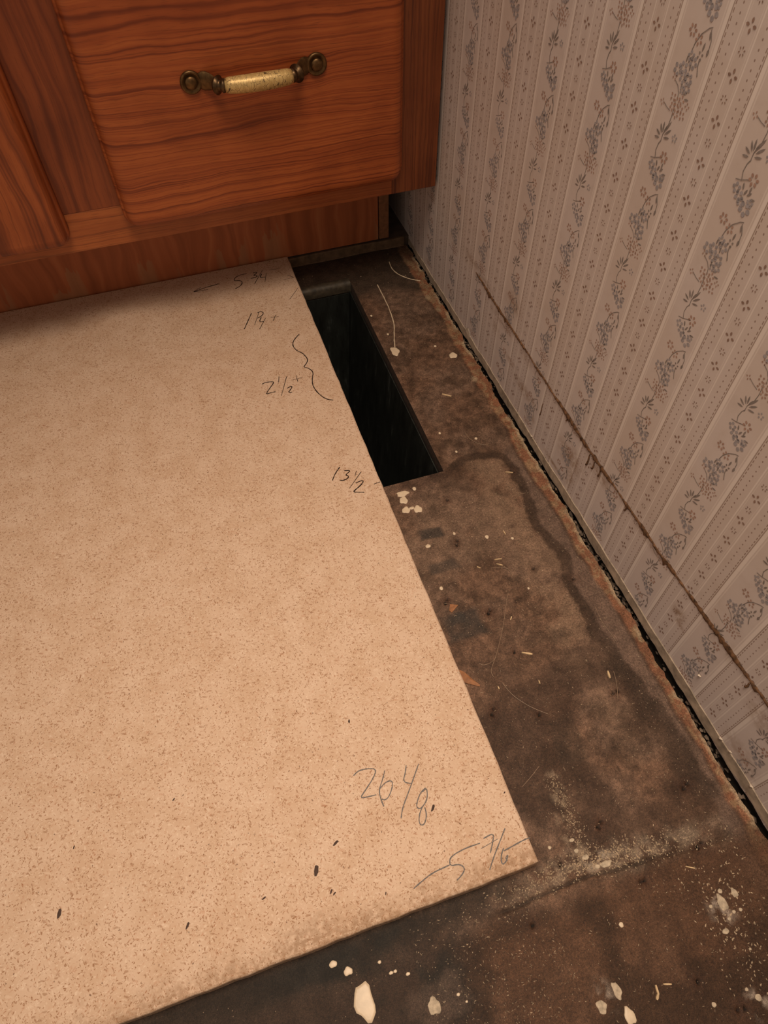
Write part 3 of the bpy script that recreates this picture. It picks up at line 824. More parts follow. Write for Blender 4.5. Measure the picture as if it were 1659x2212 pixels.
def sprig(base, jx):
    # leaf fan
    for (tu, tv) in [(-0.27, -0.20), (-0.27, -0.05), (-0.19, 0.10), (-0.10, 0.17), (0.02, 0.16), (0.09, 0.26), (0.15, 0.12), (0.16, -0.05)]:
        bu, bv = -0.05 + tu * 0.25, -0.15 + (tv + 0.15) * 0.35
        petal(PD, bu, bv, math.atan2(tv - bv, tu - bu), math.hypot(tu - bu, tv - bv), 0.042, base, jx)
    stem(PD, [(-0.05, -0.22), (-0.05, -0.05), (0.02, 0.10), (0.04, 0.33), (0.02, 0.60)], 0.016, base, jx)
    flower(PB, 0.30, 0.02, 0.085, 5, base, jx, 0.5)
    # rust cluster
    for (u, v, n) in [(-0.02, 0.50, 5), (0.12, 0.42, 5), (0.20, 0.55, 5), (0.06, 0.62, 5), (0.30, 0.46, 4), (-0.08, 0.66, 4), (0.17, 0.70, 4)]:
        flower(PR, u, v, 0.088, n, base, jx, u * 9)
    for (u, v) in [(-0.33, 0.46), (-0.20, 0.98), (0.36, 0.66)]:
        flower(PR, u, v, 0.070, 4, base, jx, u * 5)
    stem(PD, [(-0.30, 0.47), (-0.16, 0.42), (-0.05, 0.40)], 0.014, base, jx)
    stem(PD, [(-0.18, 0.94), (-0.05, 0.88), (0.03, 0.78), (0.05, 0.65)], 0.014, base, jx)
    # blue cluster
    for (u, v, r) in [(-0.18, 1.12, 0.13), (-0.04, 1.20, 0.12), (0.02, 1.04, 0.11), (0.17, 1.08, 0.12), (0.20, 0.93, 0.11), (0.16, 1.36, 0.12), (0.06, 1.44, 0.10), (0.10, 0.86, 0.08)]:
        flower(PB, u, v, r, 5, base, jx, u * 7 + v, 0.30, 0.60)
    for (u, v, a) in [(-0.03, 1.30, 1.5), (0.03, 1.31, 1.3), (0.12, 1.20, 1.6), (0.15, 0.80, 0.6), (0.22, 0.74, 0.2), (0.06, 0.84, 1.7)]:
        petal(PD, u, v, a, 0.13, 0.035, base, jx)
    stem(PD, [(0.04, 1.02), (0.10, 1.12), (0.22, 1.15)], 0.014, base, jx)
    # dark bud with a tail
    flower(PD, 0.27, 1.52, 0.085, 4, base, jx, 0.6)
    stem(PD, [(0.28, 1.48), (0.30, 1.34), (0.36, 1.20)], 0.020, base, jx)
    petal(PD, 0.28, 1.60, 1.45, 0.16, 0.04, base, jx)
    # rust pair on the arching stem
    stem(PD, [(0.02, 1.50), (0.05, 1.66), (0.14, 1.84), (0.28, 1.98), (0.36, 2.02)], 0.017, base, jx)
    flower(PR, -0.10, 1.82, 0.115, 6, base, jx, 0.2)
    flower(PR, 0.12, 1.74, 0.105, 5, base, jx, 0.9)
    stem(PD, [(0.34, 1.98), (0.42, 1.82), (0.43, 1.66)], 0.017, base, jx)
    petal(PD, 0.43, 1.70, -1.65, 0.13, 0.055, base, jx)
    petal(PD, 0.33, 1.95, -1.2, 0.14, 0.035, base, jx)
    # second blue cluster
    for (u, v, r) in [(0.24, 2.22, 0.15), (0.02, 2.34, 0.12), (-0.10, 2.44, 0.11), (0.10, 2.28, 0.10), (0.30, 2.36, 0.09)]:
        flower(PB, u, v, r, 5, base, jx, u * 6 + v, 0.28, 0.62)
    for (u, v, a) in [(0.10, 2.42, 1.2), (0.17, 2.44, 0.8), (0.20, 2.50, 1.5), (0.05, 2.48, 1.9), (0.26, 2.42, 0.3)]:
        petal(PD, u, v, a, 0.13, 0.040, base, jx)
    flower(PR, 0.18, 2.74, 0.125, 6, base, jx, 0.3)
    stem(PD, [(-0.20, 2.56), (-0.08, 2.60), (0.06, 2.68), (0.14, 2.72)], 0.017, base, jx)
    stem(PD, [(-0.06, 2.60), (-0.11, 2.75), (-0.09, 2.90), (-0.04, 3.00)], 0.017, base, jx)


REP = 3.17
for k in range(-7, 10):
    yc = DOT_C + BAND * (k + 0.5)
    if yc > 2.0 or yc < -38:
        continue
    off = 5.55 + (0.0 if (k + 1) % 2 == 0 else 0.80)
    for j in range(-2, 8):
        zb = off + j * REP
        if zb < -3.0 or zb > 24:
            continue
        sprig((yc + 0.03, zb), XP)
for k in range(-8, 10):
    yc = DOT_C + BAND * k
    if yc > 2.0 or yc < -38:
        continue
    for j in range(-8, 26):
        zb = 4.80 + j * 0.786
        if 0.5 < zb < 25:
            flower(PW, 0, zb, 0.125, 4, (yc, 0), XP, 0.0 if True else 0, 0.30, 0.42)
            flower(PW, 0.0, zb + 0.393, 0.085, 6, (yc, 0), XP, 0.4, 0.45, 0.28)


def drop_low(mb):
    """keep only prints that lie on the paper (above the bare strip); follow the wall's bow"""
    V = np.array(mb.V)
    keep = [f for f in mb.F if V[f, 2].min() > 0.52 and V[f, 2].max() < 26]
    bow = (vnoise(V[:, 1], V[:, 2], 81, 2, 0.12) - 0.5) * 0.06 * sstep(0.2, 3.0, V[:, 2])
    V[:, 0] += bow
    used = sorted({i for f in keep for i in f})
    mp = {a: b for b, a in enumerate(used)}
    return V[used], [[mp[i] for i in f] for f in keep]


for mb, mt in ((PB, M_INK_BLUE), (PR, M_INK_RUST), (PD, M_INK_DARK), (PW, M_INK_BROWN)):
    v_, f_ = drop_low(mb)
    tag(build('floral_print', v_, f_, mt, wall), kind='stuff')

# rusty adhesive bead left by the old baseboard
cy_ = np.arange(-31, -7.4, 0.035)
cz_ = np.interp(-cy_, [7.5, 8.8, 11.2, 16.4, 21.0, 25.0, 31], [3.27, 3.19, 3.14, 2.93, 3.01, 3.20, 3.3]) + (vnoise(cy_, cy_ * 0, 91, 3, 1.5) - 0.5) * 0.05
half = 0.018 + 0.075 * vnoise(cy_, cy_ * 0 + 2, 92, 3, 2.0) * np.interp(-cy_, [7.5, 8.5, 12, 13, 15.5, 20, 24], [0.5, 1.0, 0.5, 0.35, 1.5, 1.0, 1.6])
half *= np.interp(-cy_, [7.4, 7.9], [0.25, 1])
half *= 0.6 + 0.8 * vnoise(cy_, cy_ * 0 + 8, 97, 2, 9.0)
low = half * (1 + 1.4 * sstep(0.50, 0.75, vnoise(cy_, cy_ * 0 + 5, 93, 4, 2.2)))
low *= 0.6 + 0.9 * vnoise(cy_, cy_ * 0 + 11, 98, 2, 10.0)
V, F = [], []
for i, (a, b) in enumerate(zip(cy_, cz_)):
    th = 0.012 + 0.02 * random.random()
    V += [(0.005, a, b + half[i]), (-th * 0.7, a, b + half[i] * 0.5), (-th, a, b - low[i] * 0.2), (-th * 0.6, a, b - low[i] * 0.7), (0.005, a, b - low[i])]
    if i:
        for k in range(4):
            F.append(((i - 1) * 5 + k, i * 5 + k, i * 5 + k + 1, (i - 1) * 5 + k + 1))
build('adhesive_bead', V, F, M_CAULK, wall, smooth=True)
# runs and blobs hanging from the bead
for (y0, z0, z1, w) in [(-13.55, 2.2, 1.62, 0.035), (-16.55, 2.9, 2.35, 0.06), (-16.85, 2.88, 2.5, 0.05), (-17.2, 2.9, 2.55, 0.05), (-15.0, 3.0, 2.78, 0.04), (-18.7, 2.95, 2.72, 0.05), (-24.4, 3.1, 2.85, 0.06)]:
    mb = MB()
    pts = [(-0.005, y0 + math.sin(k * 1.3) * 0.015, z0 + (z1 - z0) * k / 6) for k in range(7)]
    mb.tube(pts, [w * (0.45 + 0.1 * k) * 0.6 for k in range(7)], 6)
    mb.build('adhesive_run', M_CAULK, wall, smooth=True)

# bare strip along the foot of the wall
sy_ = np.arange(-34, 0.01, 0.06)
zt = 0.36 + np.interp(-sy_, [0, 5, 15, 20, 25, 34], [-0.10, -0.02, 0.05, 0.13, 0.20, 0.26]) + (vnoise(sy_, sy_ * 0, 101, 5, 1.2) - 0.5) * 0.11
zb = np.interp(-sy_, [0, 15, 20, 25, 34], [-0.02, 0.0, 0.06, 0.13, 0.2]) + (vnoise(sy_, sy_ * 0 + 4, 102, 5, 1.6) - 0.5) * 0.26
V, F = [], []
for i, a in enumerate(sy_):
    jt = 0.020 * float(vnoise(np.array([a]), np.array([1.1]), 103, 3, 3.0)[0])
    V += [(0.02, a, zt[i]), (-0.018 - jt, a, zt[i] - 0.012), (-0.026 - jt, a, zb[i] + 0.02), (0.08, a, zb[i])]
    if i:
        for k in range(3):
            F.append(((i - 1) * 4 + k, i * 4 + k, i * 4 + k + 1, (i - 1) * 4 + k + 1))
st = build('trim_1', V, F, M_STRIP, origin=(0, 0, 0))
tag(st, 'pale bare wallboard strip along the foot of the wallpapered wall', 'trim', kind='structure')
mb = MB()
mb.add([(-0.03, -7.15, 0.30), (-0.03, -7.75, 0.28), (-0.03, -7.35, 0.62), (-0.05, -7.22, 0.55), (-0.02, -7.15, 0.30), (-0.02, -7.75, 0.28), (-0.02, -7.35, 0.62)], [(0, 1, 2, 3), (4, 6, 5), (0, 4, 5, 1), (1, 5, 6, 2)])
mb.build('torn_paper_flap', M_TORN, wall)
# little chips on the strip
for (a, b, r) in [(-24.9, 0.55, 0.07), (-25.3, 0.62, 0.05), (-26.2, 0.6, 0.06), (-13.4, 0.42, 0.05), (-20.2, 0.5, 0.03), (-23.4, 1.35, 0.06)]:
    mb = MB()
    mb.tube([(-0.03, a, b), (-0.055, a - r * 0.4, b + r * 0.3), (-0.03, a - r * 1.4, b + r * 0.5)], [r * 0.4, r * 0.5, r * 0.25], 6)
    mb.build('paper_chip', M_TORN, wall)

s_ = MB()
s_.box(0.12, 3.0, -60, 24, -1.6, -0.02)
o = s_.build('sole_plate', M_SOLE, origin=(1.5, -20, -1.6))
tag(o, 'dark sole plate in the crack under the wall', 'sole plate', kind='structure')

# ------------------------------------------------------------------ older floor layer under the cabinet
f_ = MB()
f_.box(-44, 0.0, 0.02, 24, -0.7, 0.40)
o = f_.build('floor', M_OLDFLOOR, origin=(-22, 12, -0.7))
tag(o, 'dark older floor layer running under the cabinet', 'floor', kind='structure')
xs = np.arange(-16, 0.0, 0.25)
V, F = [], []
for i, a in enumerate(xs):
    t_ = 0.43 + 0.02 * math.sin(a * 1.3)
    wv = 0.015 * math.sin(a * 2.1)
    V += [(a, 0.06, t_), (a, -0.03 + wv, t_), (a, -0.05 + wv, t_ - 0.05), (a, -0.07 + wv, 0.03), (a, -0.11 + wv, -0.01)]
    if i:
        for k in range(4):
            F.append(((i - 1) * 5 + k, (i - 1) * 5 + k + 1, i * 5 + k + 1, i * 5 + k))
o = build('trim_2', V, F, M_LIP, origin=(-8, 0, 0))
tag(o, 'tan cut edge of the older floor layer in front of the toe kick', 'trim', kind='structure')

# ------------------------------------------------------------------ base cabinet
cab = empty('base_cabinet', (0, 0, 0), 'orange-brown oak base cabinet standing against the wallpapered wall', 'cabinet')
FY, DY, FB = -3.27, -4.02, 4.51       # face-frame plane, door plane, frame bottom
CT = 34.5
mb = MB(); mb.box(-1.95, -0.14, FY, FY + 0.75, FB, CT, 0.02); mb.build('right_stile', M_STILE_R, cab)
mb = MB(); mb.box(-14.75, -11.3, FY, FY + 0.75, 5.93, CT, 0.02); mb.build('middle_stile', M_STILE, cab)
mb = MB(); mb.box(-44, -1.955, FY + 0.004, FY + 0.75, FB, 5.93, 0.02); mb.build('bottom_rail', M_RAIL, cab)
mb = MB(); mb.box(-44, -1.46, FY + 0.76, 22, FB + 0.1, FB + 0.75); mb.build('cabinet_floor', M_CARCASS, cab)
mb = MB(); mb.box(-44, -1.50, 0.03, 0.60, 0.50, FB + 0.08); mb.build('toe_kick', M_TOE, cab)
mb = MB(); mb.box(-1.455, -0.99, 0.00, 22, 0.50, FB + 0.08, 0.03); mb.box(-1.455, -0.99, FY + 0.77, 22, FB + 0.1, CT, 0.03); mb.build('side_panel', M_SIDE, cab)
mb = MB(); mb.box(-44, -0.1, FY + 0.75, 22, CT - 0.7, CT); mb.build('top_panel', M_CARCASS, cab)


def slab(x0, x1, z0, z1, rc, prof, yb):
    """rounded slab facing -y; prof = (inset, stand-off) rings from back to front"""
    V, F = [], []
    N = 10
    rings = []
    for ins, off in prof:
        r = max(rc - ins, 0.02)
        ring = []
        for (cx_, cz_, a0) in ((x0 + rc, z0 + rc, math.pi), (x1 - rc, z0 + rc, 1.5 * math.pi), (x1 - rc, z1 - rc, 0), (x0 + rc, z1 - rc, 0.5 * math.pi)):
            for k in range(N + 1):
                a = a0 + k * math.pi / 2 / N
                ring.append((cx_ + r * math.cos(a), yb - off, cz_ + r * math.sin(a)))
        rings.append(ring)
    n = len(rings[0])
    for r in rings:
        V += r
    for i in range(len(rings) - 1):
        for k in range(n):
            k2 = (k + 1) % n
            F.append((i * n + k, i * n + k2, (i + 1) * n + k2, (i + 1) * n + k))
    F.append([(len(rings) - 1) * n + k for k in range(n)])
    F.append([k for k in range(n)][::-1])
    return V, F


PROF = [(0.0, 0.01), (0.0, 0.28), (0.015, 0.34), (0.06, 0.39), (0.10, 0.41)] + [(0.10 + 0.42 * (1 - math.cos(t)), 0.41 + 0.34 * math.sin(t)) for t in np.linspace(0.15, math.pi / 2, 9)]
V, F = slab(-11.93, -1.68, 5.22, 17.0, 0.55, PROF, FY)
drawer = build('drawer_front', V, F, M_DRAWER, cab, smooth=True)
V, F = slab(-30.0, -13.86, 5.02, 30.0, 0.5, PROF, FY)
door = build('door', V, F, M_DOOR, cab, smooth=True)
for o in (drawer, door):
    o.data.polygons.foreach_set('use_smooth', [len(p.vertices) == 4 for p in o.data.polygons])

# drawer pull: two eared mounts, collars and a crackled grip
HZ = 9.70
XL, XR = -8.72, -4.75
HYP = DY


def lathe(mb, axis_pts, rads, n=18):
    mb.tube(axis_pts, rads, n)


for sgn, xs_ in ((1, XL), (-1, XR)):
    mb = MB()
    # ear plate: dished disc flowing into a neck
    V, F = [], []
    NN = 28
    for r, off in ((0.33, 0.0), (0.335, 0.05), (0.31, 0.085), (0.275, 0.095), (0.25, 0.07), (0.0, 0.06)):
        for k in range(NN):
            a = k * 2 * math.pi / NN
            V.append((xs_ + r * math.cos(a), HYP - off, HZ + r * math.sin(a)))
    for i in range(5):
        for k in range(NN):
            k2 = (k + 1) % NN
            F.append((i * NN + k, i * NN + k2, (i + 1) * NN + k2, (i + 1) * NN + k))
    mb.add(V, F)
    V, F = [], []
    secs = [(0.26, 0.02, 0.22, 0.06), (0.36, 0.05, 0.27, 0.06), (0.48, 0.09, 0.27, 0.07), (0.60, 0.19, 0.235, 0.10), (0.70, 0.33, 0.185, 0.12), (0.79, 0.47, 0.14, 0.12)]
    for d, hh, rz_, ry_ in secs:
        for k in range(16):
            a = k * 2 * math.pi / 16
            V.append((xs_ + sgn * d, HYP - hh - ry_ * math.cos(a), HZ + rz_ * math.sin(a)))
    for i in range(len(secs) - 1):
        for k in range(16):
            k2 = (k + 1) % 16
            F.append((i * 16 + k, i * 16 + k2, (i + 1) * 16 + k2, (i + 1) * 16 + k))
    mb.add(V, F)
    mb.build('handle_mount', M_BRONZE, drawer, smooth=True)
    mb = MB()
    prof = [(0.00, 0.0), (0.0, 0.185), (0.05, 0.19), (0.085, 0.175), (0.105, 0.10), (0.11, 0.0)]
    V, F = [], []
    for i, (off, r) in enumerate(prof):
        for k in range(20):
            a = k * 2 * math.pi / 20
            V.append((xs_ + r * math.cos(a), HYP - 0.05 - off, HZ + r * math.sin(a)))
    for i in range(len(prof) - 1):
        for k in range(20):
            k2 = (k + 1) % 20
            F.append((i * 20 + k, i * 20 + k2, (i + 1) * 20 + k2, (i + 1) * 20 + k))
    mb.add(V, F)
    mb.build('screw', M_BRONZE, drawer, smooth=True)
    mb = MB()
    pts = [(xs_ + sgn * d, HYP - h, HZ) for d, h in ((0.70, 0.42), (0.735, 0.46), (0.76, 0.485), (0.80, 0.52), (0.85, 0.55), (0.89, 0.575), (0.92, 0.585), (0.95, 0.595), (0.985, 0.60))]
    mb.tube(pts, [0.13, 0.255, 0.27, 0.16, 0.135, 0.195, 0.20, 0.17, 0.16], 20)
    mb.build('collar', M_BRONZE_D, drawer, smooth=True)
mb = MB()
gx = np.linspace(XL + 0.95, XR - 0.95, 19)
gm = (XL + XR) / 2
pts = [(a, HYP - 0.60 - 0.09 * (1 - ((a - gm) / 1.05) ** 2), HZ) for a in gx]
rad = [0.215 + 0.035 * (1 - ((a - gm) / 1.05) ** 2) for a in gx]
rad[0] = 0.19; rad[-1] = 0.19
mb.tube(pts, rad, 24)
mb.build('handle_grip', M_GRIP, drawer, smooth=True)

# worktop on the cabinet (above the picture)
mb = MB(); mb.box(-44, -0.05, -4.9, 22, CT, CT + 1.5, 0.15)
o = mb.build('worktop', M_WORKTOP, origin=(-22, 8, CT))
tag(o, 'beige laminate worktop on top of the oak cabinet', 'worktop')

# ------------------------------------------------------------------ sheet-metal duct below the opening
duct = empty('floor_duct', ((HX0 + HX1) / 2, (HY0 + HY1) / 2, -9.0), 'dark galvanised sheet-metal duct boot in the floor opening', 'duct')
DZ = -8.5


def panel(name, pts, th, mat):
    """thin sheet from 4 corner points, thickened along its normal"""
    P = [np.array(q, float) for q in pts]
    n = np.cross(P[1] - P[0], P[3] - P[0]); n /= np.linalg.norm(n)
    V = P + [q + n * th for q in P]
    F = [(0, 1, 2, 3), (7, 6, 5, 4), (0, 4, 5, 1), (1, 5, 6, 2), (2, 6, 7, 3), (3, 7, 4, 0)]
    return build(name, V, F, mat, duct)


zt_ = -0.35
a, b, c, d = HX0 + 0.10, HX1 - 0.08, HY0 + 0.08, HY1 - 0.10
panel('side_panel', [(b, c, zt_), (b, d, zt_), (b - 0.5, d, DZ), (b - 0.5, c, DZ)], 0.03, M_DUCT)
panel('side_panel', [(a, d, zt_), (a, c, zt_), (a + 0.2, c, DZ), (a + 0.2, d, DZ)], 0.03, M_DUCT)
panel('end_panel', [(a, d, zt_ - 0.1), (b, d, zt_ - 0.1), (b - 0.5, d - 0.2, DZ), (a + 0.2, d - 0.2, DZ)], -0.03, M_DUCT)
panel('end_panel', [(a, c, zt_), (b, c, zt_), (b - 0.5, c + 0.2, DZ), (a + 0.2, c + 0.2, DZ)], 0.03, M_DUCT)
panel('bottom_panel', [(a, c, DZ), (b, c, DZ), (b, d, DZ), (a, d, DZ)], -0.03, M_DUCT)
mb = MB()
V, F = [], []
for i, xq in enumerate(np.linspace(HX0 + 0.2, HX1 - 0.02, 14)):
    k = 0.03 * math.sin(i * 1.7)
    V += [(xq, HY1 + 0.32 + k, 0.03), (xq, HY1 + 0.18 + k, 0.09), (xq, HY1 - 0.05 + k, 0.05), (xq, HY1 - 0.12 + k * 0.5, -0.10), (xq, HY1 - 0.11, -0.40)]
    if i:
        for q in range(4):
            F.append(((i - 1) * 5 + q, (i - 1) * 5 + q + 1, i * 5 + q + 1, i * 5 + q))
mb.add(V, F)
mb.build('flange', M_FLANGE, duct, smooth=True)
mb = MB()
mb.tube([(b - 0.55, c + 0.9, -4.6), (b - 0.62, c + 0.6, -5.0)], 0.01, 5)
mb = MB(); mb.box(a + 1.9, a + 1.98, c + 0.05, c + 0.6, DZ, zt_ - 0.2); mb.build('seam', M_DUCT, duct)

# ------------------------------------------------------------------ particle-board sheet
ORG = (-5.93, -26.11, 0.0)
TB = 0.60
out = []
for yv in np.arange(-26.11, -0.06, 0.35):
    out.append((np.interp(yv, [-26.11, -0.1], [-5.93, -5.865]) + random.uniform(-0.012, 0.012), yv))
out[0] = (-5.93, -26.10)
out += [(-5.865, -0.06)]
out += [(-44, 0.0)]
out += [(-44, -26.15)]
for xv in np.arange(-17, -5.98, 0.3):
    out.append((xv, -26.12 + random.uniform(-0.012, 0.012)))
P = np.array(out)
cen = np.array((-20, -13))


def inset(P, d):
    Q = []
    n = len(P)
    for i in range(n):
        t1 = P[i] - P[i - 1]; t2 = P[(i + 1) % n] - P[i]
        t = t1 / (np.linalg.norm(t1) + 1e-9) + t2 / (np.linalg.norm(t2) + 1e-9)
        nrm = np.array((-t[1], t[0])); nrm /= np.linalg.norm(nrm) + 1e-9
        Q.append(P[i] + nrm * d)
    return np.array(Q)


rings = [(0.03, 0.02), (0.0, 0.05), (0.0, TB - 0.06), (0.015, TB - 0.025), (0.05, TB)]
V, F = [], []
n = len(P)
for dd, zz in rings:
    q = inset(P, dd)
    V += [(q[i][0], q[i][1], zz) for i in range(n)]
for i in range(len(rings) - 1):
    for k in range(n):
        k2 = (k + 1) % n
        F.append((i * n + k, i * n + k2, (i + 1) * n + k2, (i + 1) * n + k))
F.append([(len(rings) - 1) * n + k for k in range(n)])
F.append([k for k in range(n)][::-1])
# outline runs clockwise or anticlockwise: make the top face up
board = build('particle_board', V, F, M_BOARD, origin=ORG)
import bmesh
bm = bmesh.new(); bm.from_mesh(board.data); bmesh.ops.recalc_face_normals(bm, faces=bm.faces[:]); bm.to_mesh(board.data); bm.free()
tag(board, 'tan particle-board sheet with pencilled measurements lying on the subfloor', 'board')


def smooth_line(pts, it=2):
    pts = [np.array(q, float) for q in pts]
    if len(pts) < 3:
        return pts
    for _ in range(it):
        o_ = [pts[0]]
        for a_, b_ in zip(pts[:-1], pts[1:]):
            o_ += [a_ * 0.75 + b_ * 0.25, a_ * 0.25 + b_ * 0.75]
        o_.append(pts[-1])
        pts = o_
    return pts


def ribbon(mb, pts, w, z, h=0.006):
    pts = smooth_line(pts)
    V, F = [], []
    for i, q in enumerate(pts):
        t = pts[min(i + 1, len(pts) - 1)] - pts[max(i - 1, 0)]
        t /= np.linalg.norm(t) + 1e-9
        nn = np.array((-t[1], t[0]))
        ww = w * (0.75 + 0.5 * random.random()) * (0.6 if i in (0, len(pts) - 1) else 1) / 2
        V += [(*(q + nn * ww), z), (*q, z + h), (*(q - nn * ww), z)]
        if i:
            F += [((i - 1) * 3, i * 3, i * 3 + 1, (i - 1) * 3 + 1), ((i - 1) * 3 + 1, i * 3 + 1, i * 3 + 2, (i - 1) * 3 + 2)]
    mb.add(V, F)


NLAB = {'five_three_quarters': 'pencilled 5 3/4 with an arrow to the left', 'arrow': 'pencilled arrowhead at the board edge', 'edge_tick': 'short slanting pencil tick at the board edge',
        'one_quarter': 'pencilled 1 1/4 +', 'brace': 'pencilled curly brace', 'two_half': 'pencilled 2 1/2 +', 'thirteen': 'pencilled 13 1/2 with a dash', 'twentysix': 'faint pencilled 26 1/8',
        'five_seven_eighths': 'faint pencilled 5 7/8 with extension lines'}
for k, strokes in NOTES.items():
    mb = MB()
    faint = k in ('twentysix', 'five_seven_eighths')
    for s in strokes:
        ribbon(mb, s, 0.040 if not faint else 0.029, TB + 0.001, 0.003)
    o = mb.build('pencil_writing', M_PENCIL2 if faint else M_PENCIL, board)
    o['label'] = NLAB[k]
for (fxp, fyp, r) in FLECKS:
    if fxp > -6.0:
        continue
    mb = MB()
    a = random.uniform(0.3, 1.4)
    L, Wd = r * 0.0095, r * 0.0036
    pts = []
    for t in range(7):
        th = t * 2 * math.pi / 7
        q = random.uniform(0.75, 1.2)
        u_, v_ = math.cos(th) * L * q, math.sin(th) * Wd * q
        pts.append((fxp + u_ * math.cos(a) - v_ * math.sin(a), fyp + u_ * math.sin(a) + v_ * math.cos(a)))
    mb.add([(*q, TB + 0.002) for q in pts] + [(fxp, fyp, TB + 0.012)], [(t, (t + 1) % 7, 7) for t in range(7)])
    mb.build('bark_fleck', M_BARK, board)

# ------------------------------------------------------------------ paint on the floor (parts of the floor)


def floor_z(x, y):
    i = int(np.clip(np.searchsorted(fx, x), 1, nx - 2)); j = int(np.clip(np.searchsorted(fy, y), 1, ny - 2))
    return float(Z[i - 1:i + 2, j - 1:j + 2].max())


def splat(x, y, a, b, mat, name='paint_splat', h=0.02):
    N = 18
    z = floor_z(x, y)
    ph = random.random() * 6
    amp = 0.05 if max(a, b) < 0.1 else 0.11
    rr = [1 + amp * math.sin(3 * t * 2 * math.pi / N + ph) + amp * 0.8 * math.sin(5 * t * 2 * math.pi / N + 2 * ph) + random.uniform(-amp, amp) * 0.25 for t in range(N)]
    V = []
    for k, zz in ((1.0, -0.01), (0.97, 0.55 * h), (0.8, 0.85 * h), (0.4, h)):
        for t in range(N):
            th = t * 2 * math.pi / N
            V.append((x + math.cos(th) * a * k * rr[t], y + math.sin(th) * b * k * rr[t], z + zz))
    F = []
    for i in range(3):
        for t in range(N):
            t2 = (t + 1) % N
            F.append((i * N + t, i * N + t2, (i + 1) * N + t2, (i + 1) * N + t))
    F.append([3 * N + t for t in range(N)])
    return build(name, V, F, mat, floor, smooth=True)


for i, (x, y, a, b) in enumerate(SPLATS):
    white = i >= 29
    splat(x, y, a, b, M_PAINTW if white and i not in (30, 31) else M_PAINT, 'plaster_fleck' if white and i not in (30, 31) else 'paint_splat', 0.018)
for pts, r0 in ((DRIP1, 0.026), (DRIP2, 0.022)):
    mb = MB()
    q = smooth_line(pts, 2)
    mb.tube([(v[0] + random.uniform(-.006, .006), v[1], floor_z(v[0], v[1]) + 0.004) for v in q], [r0 * random.uniform(0.7, 1.25) for _ in q], 6)
    mb.build('paint_drip', M_PAINT, floor, smooth=True)

# ------------------------------------------------------------------ loose things on the floor
SPL_LAB = ['long pale wood splinter beside a round nail hole in the subfloor', 'pale wood chip inside the bend of the dark tide line', 'stubby pale splinter lying on the dark tide line near the wall',
           'curved yellow wood shaving near the lower right corner', 'short pale splinter between two paint dots below the duct opening', 'lower splinter of the close pair in the middle of the subfloor strip',
           'upper splinter of the close pair in the middle of the subfloor strip', 'tiny pale splinter midway between the orange scrap and the tide line', 'tiny pale splinter just right of the longest hair',
           'small pale splinter right of the curved yellow shaving', 'brownish splinter below the plaster-dusted joint', 'tiny pale splinter just right of the orange scrap tip', 'flat pale sliver right of the duct opening', 'tiny splinter left of the close pair']
for i, pts in enumerate(SPLINT):
    mb = MB()
    q = [np.array((*v, floor_z(*v) + 0.03)) for v in pts]
    q = [q[0]] + [q[k] * (1 - t) + q[k + 1] * t for k in range(len(q) - 1) for t in (0.35, 0.7, 1.0)]
    w = 0.030 if i in (0, 2, 3, 12) else 0.018
    V, F = [], []
    for k, v in enumerate(q):
        t = q[min(k + 1, len(q) - 1)] - q[max(k - 1, 0)]
        t /= np.linalg.norm(t)
        nn = np.array((-t[1], t[0], 0))
        ww = w * (0.7 if k in (0, len(q) - 1) else random.uniform(0.8, 1.2))
        V += [v + nn * ww + (0, 0, -0.025), v + nn * ww * 0.8 + (0, 0, 0.008), v - nn * ww * 0.8 + (0, 0, 0.014), v - nn * ww + (0, 0, -0.025)]
        if k:
            for e_ in range(4):
                e2 = (e_ + 1) % 4
                F.append(((k - 1) * 4 + e_, (k - 1) * 4 + e2, k * 4 + e2, k * 4 + e_))
    F += [(3, 2, 1, 0), tuple((len(q) - 1) * 4 + k for k in range(4))]
    o = build('wood_splinter', V, F, M_WOODCHIP, origin=(q[0][0], q[0][1], q[0][2] - 0.025))
    tag(o, SPL_LAB[i], 'splinter', 'wood splinters on the subfloor')
HAIR_LAB = ['longest fine hair, running lengthwise down the stained subfloor', 'pale curled hair beside the duct opening', 'fine hair reaching from the board edge to a paint dot',
            'short hair crossing the end of the longest hair', 'fine hair ending at a rusty nail hole', 'short curled hair in the middle of the subfloor', 'fine hair along the dark tide line', 'short hair hanging off the upright-lying splinter',
            'tiny hair inside the bend of the tide line', 'short straight hair near the board front corner']
for lab, pts in zip(HAIR_LAB, HAIR):
    mb = MB()
    q = smooth_line(pts, 2)
    mb.tube([(v[0], v[1], floor_z(v[0], v[1]) + 0.012) for v in q], 0.0085, 5)
    tag(mb.build('hair_strand', M_HAIR, origin=(pts[0][0], pts[0][1], 0), smooth=True), lab, 'hair', 'hairs on the subfloor')


def flat_scrap(name, pts, mat, label, cat, h=0.05):
    z = max(floor_z(*v) for v in pts)
    nq = len(pts)
    c0 = np.mean(np.array(pts), 0)
    pp = pts + [tuple(c0)]
    V = [(a, b, z + 0.004) for a, b in pts] + [(a, b, z + 0.022 + 0.012 * (i % 2)) for i, (a, b) in enumerate(pts)] + [(c0[0], c0[1], z + h)]
    F = [tuple(range(nq))[::-1]] + [(i, (i + 1) % nq, nq + (i + 1) % nq, nq + i) for i in range(nq)] + [(nq + i, nq + (i + 1) % nq, 2 * nq) for i in range(nq)]
    o = build(name, V, F, mat, origin=(c0[0], c0[1], z))
    return tag(o, label, cat)


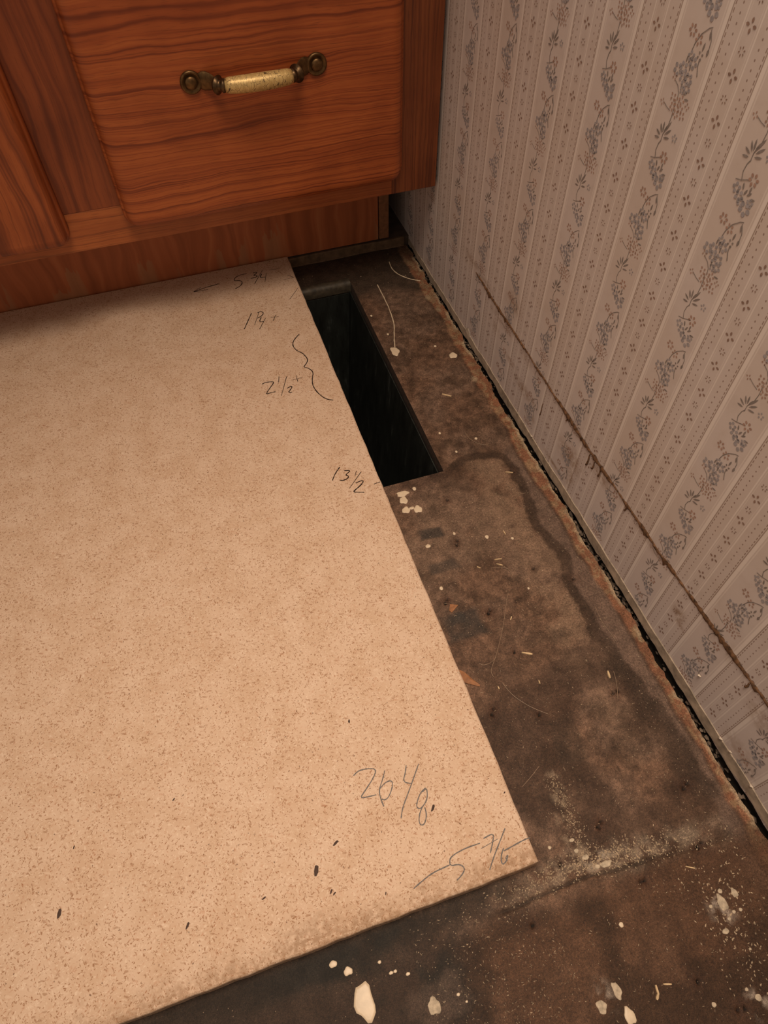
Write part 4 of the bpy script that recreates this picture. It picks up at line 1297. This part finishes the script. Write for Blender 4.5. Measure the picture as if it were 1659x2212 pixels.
flat_scrap('paper_scrap', [(-5.84, -20.70), (-5.67, -20.86), (-5.52, -21.16), (-5.39, -21.36), (-5.42, -21.41), (-5.84, -21.13)], M_SCRAP, 'pointed orange-brown scrap sticking out from under the board edge', 'scrap')
flat_scrap('paper_scrap', list(SCRAP2), M_SCRAP, 'small dull brown scrap beside a dark square stain', 'scrap', 0.03)

# sawdust and grit: too many to count
mb = MB()


def grain(x, y, L, w):
    if not (-9.5 < x < -0.2 and -31 < y < -0.3) or (x < -5.86 and y > -26.2) or (HX0 - 0.1 < x < HX1 + 0.1 and HY0 - 0.1 < y < HY1 + 0.1):
        return
    z = floor_z(x, y)
    a = random.uniform(0, math.pi)
    c, s = math.cos(a), math.sin(a)
    mb.add([(x + c * L, y + s * L, z + 0.004), (x - s * w, y + c * w, z - 0.005), (x - c * L, y - s * L, z + 0.004), (x + s * w, y - c * w, z - 0.005), (x, y, z + w)], [(0, 1, 4), (1, 2, 4), (2, 3, 4), (3, 0, 4)])


for _ in range(1500):
    grain(random.uniform(-5.8, -0.3), random.uniform(-30.8, -0.5) if random.random() < .3 else random.uniform(-30.8, -15), random.choice([0.012, 0.016, 0.022, 0.034]), random.uniform(0.006, 0.012))
for _ in range(900):
    x = random.gauss(-4.3, 1.3)
    grain(x, float(np.interp(x, [-7, -5, -3, -1], [-26.45, -26.4, -26.62, -26.85])) + random.gauss(-0.02, 0.16), random.uniform(0.012, 0.035), random.uniform(0.010, 0.022))
for _ in range(260):
    t = random.random()
    grain(-4.55 + random.gauss(0, 0.12), -24.3 - 2.0 * t, random.uniform(0.012, 0.03), random.uniform(0.008, 0.018))
for _ in range(260):
    grain(random.gauss(-1.9, 0.5), random.gauss(-28.6, 0.9), random.uniform(0.014, 0.04), random.uniform(0.012, 0.025))
for _ in range(500):
    grain(random.uniform(-9.4, -6), random.uniform(-29, -26.4), random.choice([0.012, 0.018, 0.03]), random.uniform(0.006, 0.014))
o = mb.build('sawdust', M_DUST, origin=(-4, -20, 0))
tag(o, 'pale sawdust and grit scattered over the subfloor', 'sawdust', kind='stuff')

# plaster rubble in the crack under the wall
mb = MB()
for _ in range(1100):
    y = random.uniform(-31, -0.6)
    if vnoise(np.array([y]), np.array([7.7]), 120, 3, 0.5)[0] < 0.46 and random.random() < 0.8:
        continue
    x = random.uniform(-0.16, 0.09); z = random.uniform(-0.40, -0.04)
    r = random.uniform(0.02, 0.075)
    V = [(x + r * math.cos(t) * random.uniform(.6, 1.2), y + r * 1.6 * math.sin(t) * random.uniform(.6, 1.2), z + random.uniform(-r, r) * .5) for t in (0, 1.25, 2.5, 3.7, 5.0)]
    V += [(x, y, z + r), (x, y, z - r)]
    mb.add(V, [(k, (k + 1) % 5, 5) for k in range(5)] + [((k + 1) % 5, k, 6) for k in range(5)])
o = mb.build('plaster_crumbs', M_PLASTER, origin=(0, -15, -0.5))
tag(o, 'broken plaster crumbs in the crack along the wall', 'plaster', kind='stuff')
